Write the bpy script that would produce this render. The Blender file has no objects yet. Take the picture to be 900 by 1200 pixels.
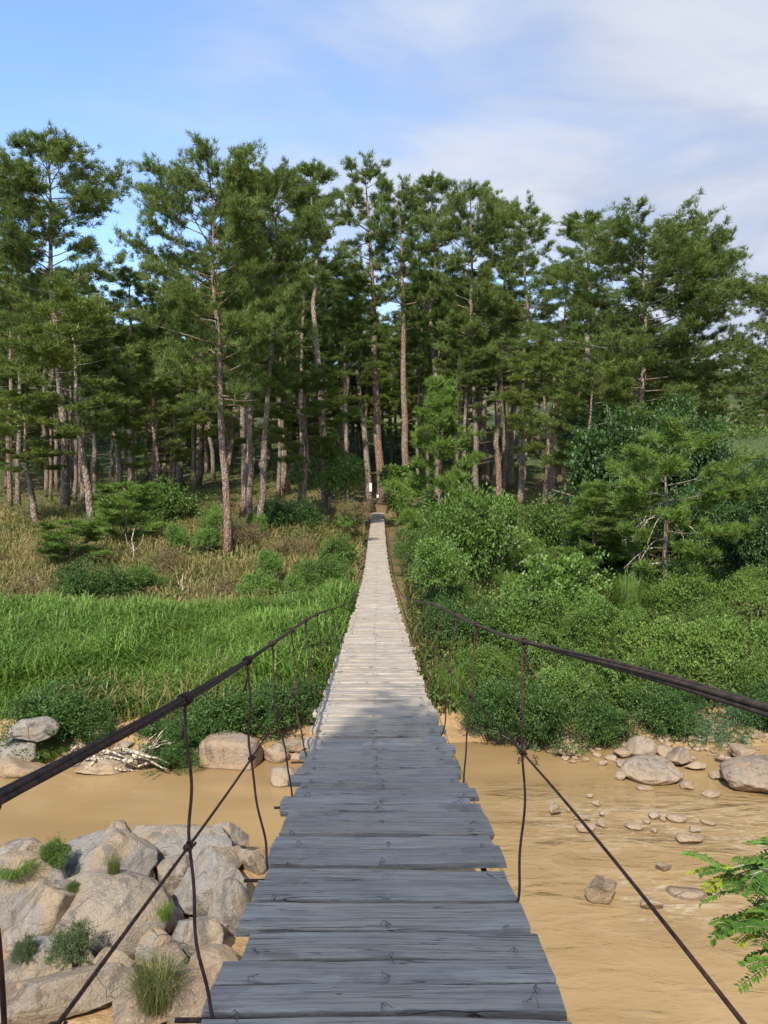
import bpy, bmesh, math, random
import numpy as np
from mathutils import Vector, Matrix, noise as mnoise

SC = bpy.context.scene
COL = SC.collection
R = math.radians
CZ = 7.0            # camera height above the water (water is z = 0)
F = 906.0           # focal length in pixels of the 900 x 1200 photograph
PITCH = math.atan(20 / F)

# ------------------------------------------------------------------ helpers
def P(px, py, d):
    """the point d metres ahead of the camera that the pixel looks at"""
    xc = (px - 450) / F * d
    yc = (600 - py) / F * d
    return np.array([xc, d * math.cos(PITCH) + yc * math.sin(PITCH), CZ + yc * math.cos(PITCH) - d * math.sin(PITCH)])

def hermite(xs, ys, x):
    xs = np.asarray(xs, float); ys = np.asarray(ys, float); x = np.asarray(x, float)
    m = np.gradient(ys, xs)
    i = np.clip(np.searchsorted(xs, x) - 1, 0, len(xs) - 2)
    h = xs[i + 1] - xs[i]
    t = np.clip((x - xs[i]) / h, 0, 1)
    t2, t3 = t * t, t * t * t
    return (2*t3 - 3*t2 + 1) * ys[i] + (t3 - 2*t2 + t) * h * m[i] + (-2*t3 + 3*t2) * ys[i+1] + (t3 - t2) * h * m[i+1]

def sstep(a, b, x):
    t = np.clip((np.asarray(x, float) - a) / (b - a), 0, 1)
    return t * t * (3 - 2 * t)

def _hash(ix, iy, iz, seed):
    h = (ix * 374761393 + iy * 668265263 + iz * 2147483647 + seed * 974634777) & 0xFFFFFFFF
    h = ((h ^ (h >> 13)) * 1274126177) & 0xFFFFFFFF
    h = h ^ (h >> 16)
    return (h & 0xFFFFFF) / float(0xFFFFFF)

def vnoise(p, seed=0):
    p = np.asarray(p, float)
    i = np.floor(p).astype(np.int64); f = p - i
    f = f * f * (3 - 2 * f)
    out = 0
    for dx in (0, 1):
        for dy in (0, 1):
            for dz in (0, 1):
                w = (f[:, 0] if dx else 1 - f[:, 0]) * (f[:, 1] if dy else 1 - f[:, 1]) * (f[:, 2] if dz else 1 - f[:, 2])
                out = out + w * _hash(i[:, 0] + dx, i[:, 1] + dy, i[:, 2] + dz, seed)
    return out * 2 - 1

def fbm(p, octv=4, seed=0, gain=.5):
    p = np.asarray(p, float); a = 1; s = 0; tot = 0
    for k in range(octv):
        s = s + a * vnoise(p * 2 ** k + 17.3 * k, seed + k); tot += a; a *= gain
    return s / tot

def norm(v):
    return v / np.maximum(np.linalg.norm(v, axis=-1, keepdims=True), 1e-9)

class MB:
    """collects polygons and links them as one mesh object"""
    def __init__(self):
        self.V = []; self.T = []; self.Q = []; self.n = 0; self.tt = []; self.qt = []; self.tm = []; self.qm = []
    def add(self, V, tris=None, quads=None, tone=None, mi=0):
        V = np.asarray(V, float).reshape(-1, 3)
        if tris is not None and len(tris):
            tris = np.asarray(tris, np.int64).reshape(-1, 3)
            self.T.append(tris + self.n)
            self.tt.append(np.broadcast_to(np.asarray(.5 if tone is None else tone, float), (len(tris),)))
            self.tm.append(np.full(len(tris), mi))
        if quads is not None and len(quads):
            quads = np.asarray(quads, np.int64).reshape(-1, 4)
            self.Q.append(quads + self.n)
            self.qt.append(np.broadcast_to(np.asarray(.5 if tone is None else tone, float), (len(quads),)))
            self.qm.append(np.full(len(quads), mi))
        self.V.append(V); self.n += len(V)
    def tube(self, path, rad, sides=6, tone=.5, caps=True, mi=0):
        path = np.asarray(path, float); n = len(path)
        rad = np.broadcast_to(np.asarray(rad, float), (n,))
        tan = norm(np.gradient(path, axis=0))
        ref = np.array([0, 0, 1.]) if abs(tan[0][2]) < .9 else np.array([1., 0, 0])
        u = norm(np.cross(tan[0], ref)); V = []
        a = np.linspace(0, 2 * math.pi, sides, endpoint=False)
        for i in range(n):
            u = u - tan[i] * np.dot(u, tan[i]); u = norm(u)
            w = np.cross(tan[i], u)
            V.append(path[i] + rad[i] * (np.cos(a)[:, None] * u + np.sin(a)[:, None] * w))
        V = np.concatenate(V)
        i, j = np.meshgrid(np.arange(n - 1), np.arange(sides), indexing='ij')
        i = i.ravel(); j = j.ravel(); k = (j + 1) % sides
        q = np.stack([i*sides+j, i*sides+k, (i+1)*sides+k, (i+1)*sides+j], 1)
        tr = []
        if caps:
            for s in range(1, sides - 1):
                tr.append([0, s + 1, s]); b = (n - 1) * sides; tr.append([b, b + s, b + s + 1])
        self.add(V, tr, q, tone, mi)
    def mesh(self, name, mats, smooth=False):
        me = bpy.data.meshes.new(name)
        V = np.concatenate(self.V)
        T = np.concatenate(self.T) if self.T else np.zeros((0, 3), np.int64)
        Q = np.concatenate(self.Q) if self.Q else np.zeros((0, 4), np.int64)
        me.vertices.add(len(V)); me.vertices.foreach_set('co', V.astype(np.float32).ravel())
        nl = len(T) * 3 + len(Q) * 4
        me.loops.add(nl)
        me.loops.foreach_set('vertex_index', np.concatenate([T.ravel(), Q.ravel()]).astype(np.int32))
        me.polygons.add(len(T) + len(Q))
        st = np.concatenate([np.arange(len(T)) * 3, len(T) * 3 + np.arange(len(Q)) * 4])
        me.polygons.foreach_set('loop_start', st.astype(np.int32))
        try:
            me.polygons.foreach_set('loop_total', np.concatenate([np.full(len(T), 3), np.full(len(Q), 4)]).astype(np.int32))
        except Exception:
            pass
        mats = mats if isinstance(mats, (list, tuple)) else [mats]
        for m in mats: me.materials.append(m)
        if len(mats) > 1:
            me.polygons.foreach_set('material_index', np.concatenate(self.tm + self.qm).astype(np.int32))
        at = me.attributes.new('tone', 'FLOAT', 'FACE')
        at.data.foreach_set('value', np.concatenate(self.tt + self.qt).astype(np.float32))
        me.polygons.foreach_set('use_smooth', np.full(len(T) + len(Q), bool(smooth)))
        me.update(calc_edges=True); me.validate()
        return me
    def build(self, name, mats, parent=None, smooth=False):
        return link(name, self.mesh(name, mats, smooth), parent)

def link(name, me, parent=None):
    o = bpy.data.objects.new(name, me); COL.objects.link(o)
    if parent: o.parent = parent
    return o

def tag(o, label=None, cat=None, group=None, kind=None):
    for k, v in (('label', label), ('category', cat), ('group', group), ('kind', kind)):
        if v: o[k] = v
        elif k in o: del o[k]
    return o

def empty(name, loc=(0, 0, 0)):
    o = bpy.data.objects.new(name, None); COL.objects.link(o); o.location = loc
    o.empty_display_size = .2
    return o

def copy_tree(o, parent=None):
    c = o.copy(); COL.objects.link(c)
    if parent: c.parent = parent
    for ch in list(o.children): copy_tree(ch, c)
    return c

# ------------------------------------------------------------------ materials
class NT:
    def __init__(self, name):
        self.m = bpy.data.materials.new(name); self.m.use_nodes = True
        self.t = self.m.node_tree; self.t.nodes.clear()
        self.out = self.n('ShaderNodeOutputMaterial')
    def n(self, typ, **kw):
        nd = self.t.nodes.new(typ)
        for k, v in kw.items(): setattr(nd, k, v)
        return nd
    def l(self, a, b): self.t.links.new(a, b)
    def s(self, sock, v):
        if hasattr(v, 'is_linked') or isinstance(v, bpy.types.NodeSocket): self.l(v, sock)
        else:
            if isinstance(v, (tuple, list)) and len(v) == 3 and sock.type == 'RGBA': v = (*v, 1)
            sock.default_value = v
    def noise(self, vec=None, scale=5., detail=4., rough=.55, dist=0., dim='3D'):
        nd = self.n('ShaderNodeTexNoise', noise_dimensions=dim)
        if vec is not None: self.l(vec, nd.inputs['Vector'])
        nd.inputs['Scale'].default_value = scale; nd.inputs['Detail'].default_value = detail
        nd.inputs['Roughness'].default_value = rough; nd.inputs['Distortion'].default_value = dist
        return nd.outputs['Fac']
    def vor(self, vec, scale, feature='DISTANCE_TO_EDGE'):
        nd = self.n('ShaderNodeTexVoronoi', feature=feature)
        self.l(vec, nd.inputs['Vector']); nd.inputs['Scale'].default_value = scale
        return nd.outputs['Distance']
    def mapr(self, v, a, b, c=0., d=1., smooth=True):
        nd = self.n('ShaderNodeMapRange'); nd.interpolation_type = 'SMOOTHSTEP' if smooth else 'LINEAR'
        self.s(nd.inputs['Value'], v)
        for i, x in zip(('From Min', 'From Max', 'To Min', 'To Max'), (a, b, c, d)): nd.inputs[i].default_value = x
        return nd.outputs['Result']
    def math(self, op, a, b=0., c=0.):
        nd = self.n('ShaderNodeMath', operation=op)
        self.s(nd.inputs[0], a); self.s(nd.inputs[1], b)
        if op in ('MULTIPLY_ADD',): self.s(nd.inputs[2], c)
        return nd.outputs[0]
    def mix(self, f, a, b, mode='MIX'):
        nd = self.n('ShaderNodeMix', data_type='RGBA', blend_type=mode)
        self.s(nd.inputs['Factor'], f)
        self.s(nd.inputs[6], a); self.s(nd.inputs[7], b)
        return nd.outputs[2]
    def mapping(self, vec, scale=(1, 1, 1), loc=(0, 0, 0), rot=(0, 0, 0)):
        nd = self.n('ShaderNodeMapping'); self.l(vec, nd.inputs['Vector'])
        nd.inputs['Scale'].default_value = scale; nd.inputs['Location'].default_value = loc; nd.inputs['Rotation'].default_value = rot
        return nd.outputs[0]
    def pos(self): return self.n('ShaderNodeNewGeometry').outputs['Position']
    def obj(self): return self.n('ShaderNodeTexCoord').outputs['Object']
    def rnd(self): return self.n('ShaderNodeObjectInfo').outputs['Random']
    def attr(self, name='tone'): return self.n('ShaderNodeAttribute', attribute_name=name).outputs['Fac']
    def sep(self, vec):
        nd = self.n('ShaderNodeSeparateXYZ'); self.l(vec, nd.inputs[0]); return nd.outputs
    def bump(self, h, dist=.02, strength=.6, normal=None):
        nd = self.n('ShaderNodeBump'); self.l(h, nd.inputs['Height'])
        nd.inputs['Distance'].default_value = dist; nd.inputs['Strength'].default_value = strength
        if normal is not None: self.l(normal, nd.inputs['Normal'])
        return nd.outputs[0]
    def pbr(self, col, rough=.7, bump=None, spec=.4, metal=0., out=True, ior=None):
        b = self.n('ShaderNodeBsdfPrincipled')
        self.s(b.inputs['Base Color'], col); self.s(b.inputs['Roughness'], rough)
        b.inputs['Specular IOR Level'].default_value = spec; b.inputs['Metallic'].default_value = metal
        if ior: b.inputs['IOR'].default_value = ior
        if bump is not None: self.l(bump, b.inputs['Normal'])
        if out: self.l(b.outputs[0], self.out.inputs['Surface'])
        return b.outputs[0]

def leaf_mat(name, dark, light, transl=.3, rough=.55, spec=.25, big=.6, yellow=None):
    m = NT(name); pos = m.pos()
    a = m.attr()
    n1 = m.noise(pos, big, 2.)
    f = m.math('ADD', m.math('MULTIPLY', a, .6), m.math('MULTIPLY', m.mapr(n1, .3, .7), .25))
    f = m.math('ADD', f, m.math('MULTIPLY', m.rnd(), .15))
    c = m.mix(f, dark, light)
    if yellow:
        c = m.mix(m.mapr(a, .93, .96), c, yellow)
    b = m.pbr(c, rough, spec=spec, out=False)
    tr = m.n('ShaderNodeBsdfTranslucent')
    m.l(m.mix(.5, c, m.mix(1., c, (1.0, 1.25, .45), 'MULTIPLY')), tr.inputs[0])
    mx = m.n('ShaderNodeMixShader'); mx.inputs[0].default_value = transl
    m.l(b, mx.inputs[1]); m.l(tr.outputs[0], mx.inputs[2]); m.l(mx.outputs[0], m.out.inputs['Surface'])
    return m.m

def bark_mat(name, c1, c2, c3):
    m = NT(name); o = m.obj()
    v = m.mapping(o, (3.2, 3.2, .8))
    n = m.noise(v, 2.5, 5., .65)
    pl = m.vor(m.mapping(o, (5, 5, 1.6)), 1.6)
    c = m.mix(m.mapr(n, .35, .65), c1, c2)
    c = m.mix(m.mapr(m.noise(o, .35, 2.), .45, .62), c, c3)
    c = m.mix(m.mapr(pl, 0, .12, .75, 0), c, (.03, .022, .018))
    h = m.math('ADD', m.mapr(pl, 0, .2), m.math('MULTIPLY', n, .6))
    m.pbr(c, .9, m.bump(h, .05, .8), .15)
    return m.m

M = {}
M['needle'] = leaf_mat('pine_needles', (.06, .1, .025), (.225, .285, .072), .4, .5, .3, .35)
M['needle_young'] = leaf_mat('young_pine_needles', (.065, .115, .02), (.2, .3, .055), .32, .5, .3, .5)
M['needle_olive'] = leaf_mat('olive_pine_needles', (.065, .1, .02), (.24, .29, .065), .34, .5, .3, .4)
M['bark'] = bark_mat('pine_bark', (.2, .15, .115), (.33, .255, .2), (.34, .29, .24))
M['bark_red'] = bark_mat('red_pine_bark', (.22, .135, .1), (.36, .24, .18), (.31, .245, .2))
M['twig'] = bark_mat('grey_twig_bark', (.2, .17, .13), (.34, .3, .24), (.28, .24, .19))
M['pale'] = bark_mat('bleached_wood', (.45, .38, .28), (.62, .54, .42), (.5, .42, .3))
M['leaf_dark'] = leaf_mat('dark_small_leaves', (.022, .055, .012), (.095, .18, .035), .25, .45, .4, .9)
M['leaf_mid'] = leaf_mat('mid_green_leaves', (.04, .085, .014), (.165, .265, .05), .3, .45, .4, .8)
M['leaf_bright'] = leaf_mat('bright_broad_leaves', (.05, .11, .016), (.23, .36, .075), .3, .4, .45, .8)
M['leaf_yellow'] = leaf_mat('yellowish_leaves', (.065, .12, .02), (.22, .34, .065), .3, .5, .35, .8)
M['leaf_blue'] = leaf_mat('blue_green_leaves', (.03, .08, .03), (.11, .21, .09), .25, .45, .4, .8)
M['leaf_grey'] = leaf_mat('grey_green_leaves', (.05, .085, .035), (.17, .22, .1), .3, .5, .3, .8)
M['leaf_vine'] = leaf_mat('dark_vine_leaves', (.018, .045, .012), (.075, .15, .032), .25, .42, .45, .5)
M['leaf_dry'] = leaf_mat('dry_leaves', (.12, .095, .045), (.27, .21, .1), .2, .7, .2, .8)
M['grass'] = leaf_mat('tall_grass_blades', (.06, .13, .02), (.25, .38, .08), .35, .5, .3, .3, (.3, .26, .1))
M['grass_dry'] = leaf_mat('dry_grass_blades', (.15, .15, .05), (.5, .38, .18), .35, .7, .2, .25, (.05, .11, .02))
M['grass_olive'] = leaf_mat('olive_grass_blades', (.06, .09, .025), (.17, .18, .06), .3, .6, .2, .5, (.3, .25, .12))
M['under'] = leaf_mat('undergrowth_leaves', (.045, .08, .018), (.17, .23, .05), .3, .5, .3, .25, (.16, .13, .06))
M['acacia'] = leaf_mat('acacia_leaflets', (.05, .13, .018), (.2, .36, .05), .4, .45, .4, 2.5, (.36, .4, .04))

def rock_mat(name, grey, tan, amt):
    m = NT(name); o = m.obj(); pos = m.pos()
    rv = m.rnd()
    off = m.n('ShaderNodeVectorMath', operation='ADD'); m.l(o, off.inputs[0])
    cmb = m.n('ShaderNodeCombineXYZ'); m.l(m.math('MULTIPLY', rv, 40), cmb.inputs[0]); m.l(m.math('MULTIPLY', rv, 23), cmb.inputs[2])
    m.l(cmb.outputs[0], off.inputs[1]); v = off.outputs[0]
    n1 = m.noise(v, .75, 5., .62, .6)
    n2 = m.noise(v, 7, 6., .7)
    n3 = m.noise(m.mapping(v, (1, 1, .5)), 1.5, 6., .68, 1.2)
    c = m.mix(m.mapr(n1, .46 - amt, .53 - amt * .6), tan, grey)
    c = m.mix(m.mapr(m.noise(v, .9, 4., .6, .4), .46, .6, 0, .5), c, (.39, .35, .30))
    c = m.mix(m.mapr(n3, .52, .6, 0, .8), c, tuple(x * .42 for x in grey))       # dark weather streaks
    c = m.mix(m.mapr(m.noise(v, 16, 3., .6), .62, .7, 0, .6), c, (.62, .58, .5))  # lichen
    c = m.mix(m.mapr(n2, .25, .75, .0, .4), c, tuple(x * .55 for x in tan))
    z = m.sep(pos)[2]
    low = m.mapr(m.math('ADD', z, m.math('MULTIPLY', n1, -.25)), -.12, .32, 1., 0.)
    c = m.mix(m.math('MULTIPLY', low, .55), c, (.56, .39, .23))                     # river stain near the water line
    wet = m.mapr(z, .02, .045, 1., 0.)
    c = m.mix(m.math('MULTIPLY', wet, .7), c, (.15, .09, .04))
    wv = m.n('ShaderNodeVectorMath', operation='ADD'); m.l(v, wv.inputs[0]); sc_ = m.n('ShaderNodeVectorMath', operation='SCALE'); nz_ = m.n('ShaderNodeTexNoise'); m.l(v, nz_.inputs[0]); nz_.inputs['Scale'].default_value = 2.2; m.l(nz_.outputs['Color'], sc_.inputs[0]); sc_.inputs[3].default_value = .35; m.l(sc_.outputs[0], wv.inputs[1])
    cr = m.vor(m.mapping(wv.outputs[0], (1, .7, 1.4), rot=(.4, .3, 0)), 1.1)
    crm = m.math('MULTIPLY', m.mapr(cr, 0, .011, 1, 0), m.mapr(m.noise(v, 1.3, 2.), .5, .62))
    c = m.mix(m.math('MULTIPLY', crm, .6), c, (.1, .08, .06))
    c = m.mix(m.mapr(m.noise(v, 4.5, 6., .75, .4), .5, .66, 0, .6), c, (.17, .15, .135))     # grey weathering crust
    c = m.mix(m.mapr(m.noise(v, 60, 3., .7), .45, .7, 0, .35), c, (.13, .11, .09))          # grain
    h = m.math('ADD', m.math('MULTIPLY', n2, .7), m.math('MULTIPLY', n1, .9))
    h = m.math('ADD', h, m.math('MULTIPLY', m.noise(v, 30, 5., .7), .45))
    h = m.math('SUBTRACT', h, m.math('MULTIPLY', crm, .25))
    m.pbr(c, .88, m.bump(h, .11, 1.0), .2)
    return m.m
M['rock'] = rock_mat('granite_boulder', (.36, .335, .305), (.47, .36, .24), .0)
M['rock_tan'] = rock_mat('tan_boulder', (.38, .31, .235), (.52, .355, .215), .1)
M['rock_orange'] = rock_mat('orange_stone', (.42, .31, .21), (.57, .375, .2), .18)

# ---- ground
def ground_mat():
    m = NT('river_bank_ground'); pos = m.pos(); x, y, z = m.sep(pos)
    n1 = m.noise(pos, .25, 4.); n2 = m.noise(pos, 1.6, 6., .65); n3 = m.noise(pos, 9, 4., .6)
    earth = m.mix(m.mapr(n2, .3, .7), (.11, .07, .04), (.2, .13, .075))
    dry = m.mix(m.mapr(n2, .35, .65), (.2, .14, .07), (.1, .1, .035))
    c = m.mix(m.mapr(n1, .42, .6), dry, earth)
    c = m.mix(m.mapr(m.noise(pos, .7, 3.), .5, .62, 0, .7), c, (.04, .075, .018))
    sand = m.mix(m.mapr(n2, .3, .7), (.40, .26, .13), (.29, .185, .09))
    sand = m.mix(m.mapr(n3, .55, .7, 0, .5), sand, (.5, .42, .33))
    up = m.mix(m.mapr(n2, .38, .62), (.04, .07, .025), (.12, .14, .06))
    up = m.mix(m.mapr(n3, .5, .64, 0, .7), up, (.03, .055, .02))
    c = m.mix(m.mapr(z, 7., 11.), c, up)                       # scrub covers the higher ground
    s = m.mapr(m.math('ADD', z, m.math('MULTIPLY', n1, -1.0)), .1, .7, 1., 0.)
    c = m.mix(s, c, sand)
    h = m.math('ADD', n2, m.math('MULTIPLY', n3, .4))
    m.pbr(c, .95, m.bump(h, .12, .8), .1)
    return m.m
M['ground'] = ground_mat()

def hill_mat():
    m = NT('hillside_scrub'); pos = m.pos()
    n1 = m.noise(pos, .018, 4., .6); n2 = m.noise(pos, .11, 5., .7); n3 = m.noise(pos, .55, 4., .7)
    c = m.mix(m.mapr(n2, .38, .62), (.04, .058, .03), (.11, .12, .065))
    c = m.mix(m.mapr(n3, .5, .64, 0, .8), c, (.035, .06, .025))
    c = m.mix(m.mapr(n1, .55, .68, 0, .7), c, (.24, .2, .12))
    m.pbr(c, .95, m.bump(n3, 1.2, .9), .05)
    return m.m
M['hill'] = hill_mat()

def water_mat():
    m = NT('muddy_river_water'); pos = m.pos(); x, y, z = m.sep(pos)
    flow = m.mapping(pos, (.45, 1.1, 1), rot=(0, 0, R(-14)))
    rap = m.math('MULTIPLY', m.mapr(x, -.5, 3.5), m.mapr(m.math('ADD', y, m.math('MULTIPLY', x, .12)), 19.8, 17.8))
    n1 = m.noise(flow, 1.6, 5., .6, .8); n2 = m.noise(flow, 5.5, 4., .6, .5); n3 = m.noise(m.mapping(pos, (.25, .5, 1)), .7, 3.)
    c = m.mix(m.mapr(n3, .35, .65), (.335, .226, .105), (.27, .178, .082))
    c = m.mix(m.math('MULTIPLY', rap, m.mapr(n1, .46, .66, 0, .45)), c, (.385, .27, .145))
    # riffle foam round the stones
    rz = m.math('MULTIPLY', m.mapr(x, 2.5, 4.5), m.mapr(x, 10.5, 7.5))
    rz = m.math('MULTIPLY', rz, m.math('MULTIPLY', m.mapr(y, 14.6, 15.6), m.mapr(y, 18.2, 17.0)))
    rz2 = m.math('MULTIPLY', m.mapr(x, 3.6, 4.4), m.mapr(x, 6.6, 5.4))
    rz2 = m.math('MULTIPLY', rz2, m.math('MULTIPLY', m.mapr(y, 12.0, 12.8), m.mapr(y, 14.8, 13.6)))
    rz = m.math('MAXIMUM', rz, rz2)
    foam = m.math('MULTIPLY', rz, m.mapr(m.noise(flow, 4.2, 6., .7, 1.2), 0.46, .68, 0, .8))
    c = m.mix(foam, c, (.47, .39, .27))
    # silty body that scatters light under a smooth reflecting surface
    amp = m.math('MULTIPLY_ADD', rap, .9, .1)
    n4 = m.noise(flow, .8, 3., .5, .6)
    h = m.math('MULTIPLY', amp, m.math('ADD', m.math('ADD', m.math('MULTIPLY', n4, 1.6), m.math('MULTIPLY', n1, .8)), m.math('MULTIPLY', n2, .25)))
    bmp = m.bump(h, .16, .85); soft = m.bump(h, .16, .09)
    df = m.n('ShaderNodeBsdfDiffuse'); m.l(c, df.inputs[0]); m.l(soft, df.inputs['Normal'])
    gl = m.n('ShaderNodeBsdfGlossy'); gl.inputs['Roughness'].default_value = .05; m.l(bmp, gl.inputs['Normal'])
    fr = m.n('ShaderNodeFresnel'); fr.inputs[0].default_value = 1.33; m.l(bmp, fr.inputs['Normal'])
    mx_ = m.n('ShaderNodeMixShader'); m.l(fr.outputs[0], mx_.inputs[0]); m.l(df.outputs[0], mx_.inputs[1]); m.l(gl.outputs[0], mx_.inputs[2])
    m.l(mx_.outputs[0], m.out.inputs['Surface'])
    return m.m
M['water'] = water_mat()

# ---- bridge
def wood_mat():
    m = NT('weathered_planks'); o = m.obj(); a = m.attr()
    off = m.n('ShaderNodeVectorMath', operation='ADD'); m.l(o, off.inputs[0])
    cmb = m.n('ShaderNodeCombineXYZ'); m.l(m.math('MULTIPLY', a, 37), cmb.inputs[0]); m.l(m.math('MULTIPLY', a, 11), cmb.inputs[2])
    m.l(cmb.outputs[0], off.inputs[1]); v = off.outputs[0]
    g1 = m.noise(m.mapping(v, (2.0, 58, 30)), 1., 5., .65, .5)
    g2 = m.noise(m.mapping(v, (4.5, 190, 90)), 1., 4., .7, .3)
    blot = m.noise(v, 3.2, 4., .6)
    c = m.mix(m.mapr(a, 0, 1), (.38, .325, .26), (.46, .385, .295))
    c = m.mix(m.mapr(m.math('FRACT', m.math('MULTIPLY', a, 7.3)), .8, .95, 0, .45), c, (.42, .31, .2))
    c = m.mix(m.mapr(g1, .44, .62, 0, .6), c, (.17, .145, .125))
    c = m.mix(m.mapr(m.noise(m.mapping(v, (1.2, 5, 3)), 1.4, 4., .6), .5, .68, 0, .5), c, (.5, .45, .39))
    c = m.mix(m.mapr(g2, .5, .62, 0, .6), c, (.12, .105, .095))
    c = m.mix(m.mapr(m.noise(m.mapping(v, (14, 420, 200)), 1., 3., .7), .5, .68, 0, .35), c, (.54, .49, .42))
    c = m.mix(m.mapr(blot, .55, .75, 0, .45), c, (.19, .175, .165))
    kn = m.vor(m.mapping(v, (3, 9, 3)), .9, 'F1')
    knm = m.math('MULTIPLY', m.mapr(kn, .05, .13, 1, 0), m.mapr(m.noise(v, 1.7, 1.), .5, .6))
    c = m.mix(m.math('MULTIPLY', knm, .8), c, (.06, .045, .035))
    c = m.mix(m.mapr(m.noise(v, 2.1, 5., .7, .5), .58, .66, 0, .5), c, (.2, .15, .11))     # damp brown stains
    ck = m.noise(m.mapping(v, (.9, 26, 10)), 1., 2., .5, .2)
    ckm = m.mapr(m.math('ABSOLUTE', m.math('SUBTRACT', ck, .5)), 0, .008, 1, 0)
    ckm = m.math('MULTIPLY', ckm, m.mapr(m.noise(v, 1.3, 2.), .42, .52))
    c = m.mix(m.math('MULTIPLY', ckm, .85), c, (.035, .03, .027))
    h = m.math('ADD', m.math('MULTIPLY', g1, -.7), m.math('MULTIPLY', g2, -.5))
    h = m.math('SUBTRACT', h, m.math('MULTIPLY', ckm, .8))
    m.pbr(c, .78, m.bump(h, .006, .8), .3)
    return m.m
M['wood'] = wood_mat()

def rust_mat(name, c1, c2, metal=.4, rough=.65):
    m = NT(name); pos = m.pos()
    n = m.noise(pos, 26, 5., .65); n2 = m.noise(pos, 130, 3.)
    c = m.mix(m.mapr(n, .35, .65), c1, c2)
    m.pbr(c, rough, m.bump(n2, .002, .6), .4, metal)
    return m.m
M['cable'] = rust_mat('dark_rusty_cable', (.022, .016, .013), (.07, .04, .026), .1, .8)
M['wire'] = rust_mat('rusty_wire', (.045, .02, .015), (.11, .045, .03))
M['tie'] = rust_mat('grey_tie_wire', (.09, .085, .085), (.22, .2, .19), .7, .5)
m_ = NT('white_board'); m_.pbr(m_.mix(m_.mapr(m_.noise(m_.obj(), 6, 4.), .5, .75, 0, .5), (.78, .77, .74), (.5, .46, .4)), .6); M['white'] = m_.m

# ------------------------------------------------------------------ line of the bridge deck
DY = [-3, 0, 2.3, 3.5, 5.7, 11.3, 18, 24, 31, 37, 46, 60, 74.2]
DZ = [-1.15, -1.38, -1.56, -1.68, -1.9, -2.34, -2.78, -3.1, -3.32, -3.32, -3.03, -2.36, -1.66]
def deck_z(Y): return CZ + hermite(DY, DZ, Y)
def deck_x(Y): return hermite([-3, 0, 4, 6, 11, 24, 46, 75], [0, 0, 0, -.05, -.11, -.22, -.42, -.6], Y)


# ------------------------------------------------------------------ terrain
LY = [-60, -30, -4, 0, 4, 8, 11, 14.5, 15.6, 16.6, 17.8, 19.2, 20.2, 22, 26, 34, 42, 50, 58, 70, 100, 140, 200, 400, 900]
LZ = [8, 6.5, 5.0, 4.4, 2.4, .7, .45, .28, -.2, -.8, -1.0, -.6, .05, .55, 1.1, 1.9, 3.2, 4.5, 5.3, 5.9, 9.5, 17.5, 18, 18, 18]
RY = [-60, -30, -4, 0, 4, 6.5, 8.2, 11, 19, 20.6, 21.8, 22.8, 24, 27, 32, 40, 50, 60, 74, 100, 140, 200, 400, 900]
RZ = [8, 6.5, 5.0, 4, 1.6, .1, -.6, -1, -.8, -.35, .1, .35, .9, 2.0, 2.9, 3.6, 4.4, 5.1, 5.6, 9.0, 17.5, 18, 18, 18]
def ground(X, Y):
    X = np.asarray(X, float); Y = np.asarray(Y, float)
    zl = hermite(LY, LZ, Y); zr = hermite(RY, RZ, Y)
    w_near = sstep(-2.2, -.5, X); w_far = sstep(-6, 3, X)
    k = sstep(17, 24, Y); w = w_near * (1 - k) + w_far * k
    z = zl * (1 - w) + zr * w
    # a cleared strip under the bridge
    strip = (1 - sstep(1.2, 4.5, np.abs(X + .4))) * sstep(20, 26, Y) * (1 - sstep(73.2, 74.5, Y))
    shp = X.shape
    p = np.stack([X.ravel(), Y.ravel(), np.zeros(X.size)], 1)
    nz = fbm(p * .35, 4, 3).reshape(shp) * .16 + fbm(p * .08, 3, 9).reshape(shp) * .5 * sstep(26, 50, Y)
    z = z + nz * np.where(z < -.4, .4, 1)
    dk = deck_z(np.clip(Y, 20, 75)) - .55
    return z + (np.minimum(z, dk) - z) * strip
def gz(x, y): return float(ground(np.array([x]), np.array([y]))[0])
def gpt(px, py, zoff=0.):
    """where the pixel's ray meets the ground (or the water)"""
    for d in np.arange(7, 160, .25):
        p = P(px, py, d)
        if p[2] <= max(gz(p[0], p[1]), 0) + zoff: return p
    return P(px, py, 160)

def spaced(*segs):
    out = [segs[0][0]]
    for a, b, s in segs:
        n = max(1, int(round((b - a) / s))); out += list(np.linspace(a, b, n + 1)[1:])
    return np.array(out)

def grid_obj(name, xs, ys, zf, mat):
    X, Y = np.meshgrid(xs, ys); Z = zf(X, Y)
    V = np.stack([X.ravel(), Y.ravel(), Z.ravel()], 1)
    i, j = np.meshgrid(np.arange(len(ys) - 1), np.arange(len(xs) - 1), indexing='ij')
    a = (i * len(xs) + j).ravel()
    mb = MB(); mb.add(V, None, np.stack([a, a + 1, a + 1 + len(xs), a + len(xs)], 1))
    return mb.build(name, mat, smooth=True)

xs = spaced((-900, -120, 40), (-120, -40, 4), (-40, 40, .35), (40, 120, 4), (120, 900, 40))
ys = spaced((-60, -5, 3), (-5, 45, .3), (45, 90, .8), (90, 200, 4), (200, 900, 35))
tag(grid_obj('ground', xs, ys, ground, M['ground']), 'sandy and grassy river bank rising into the pine forest', 'ground', kind='structure')

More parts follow.
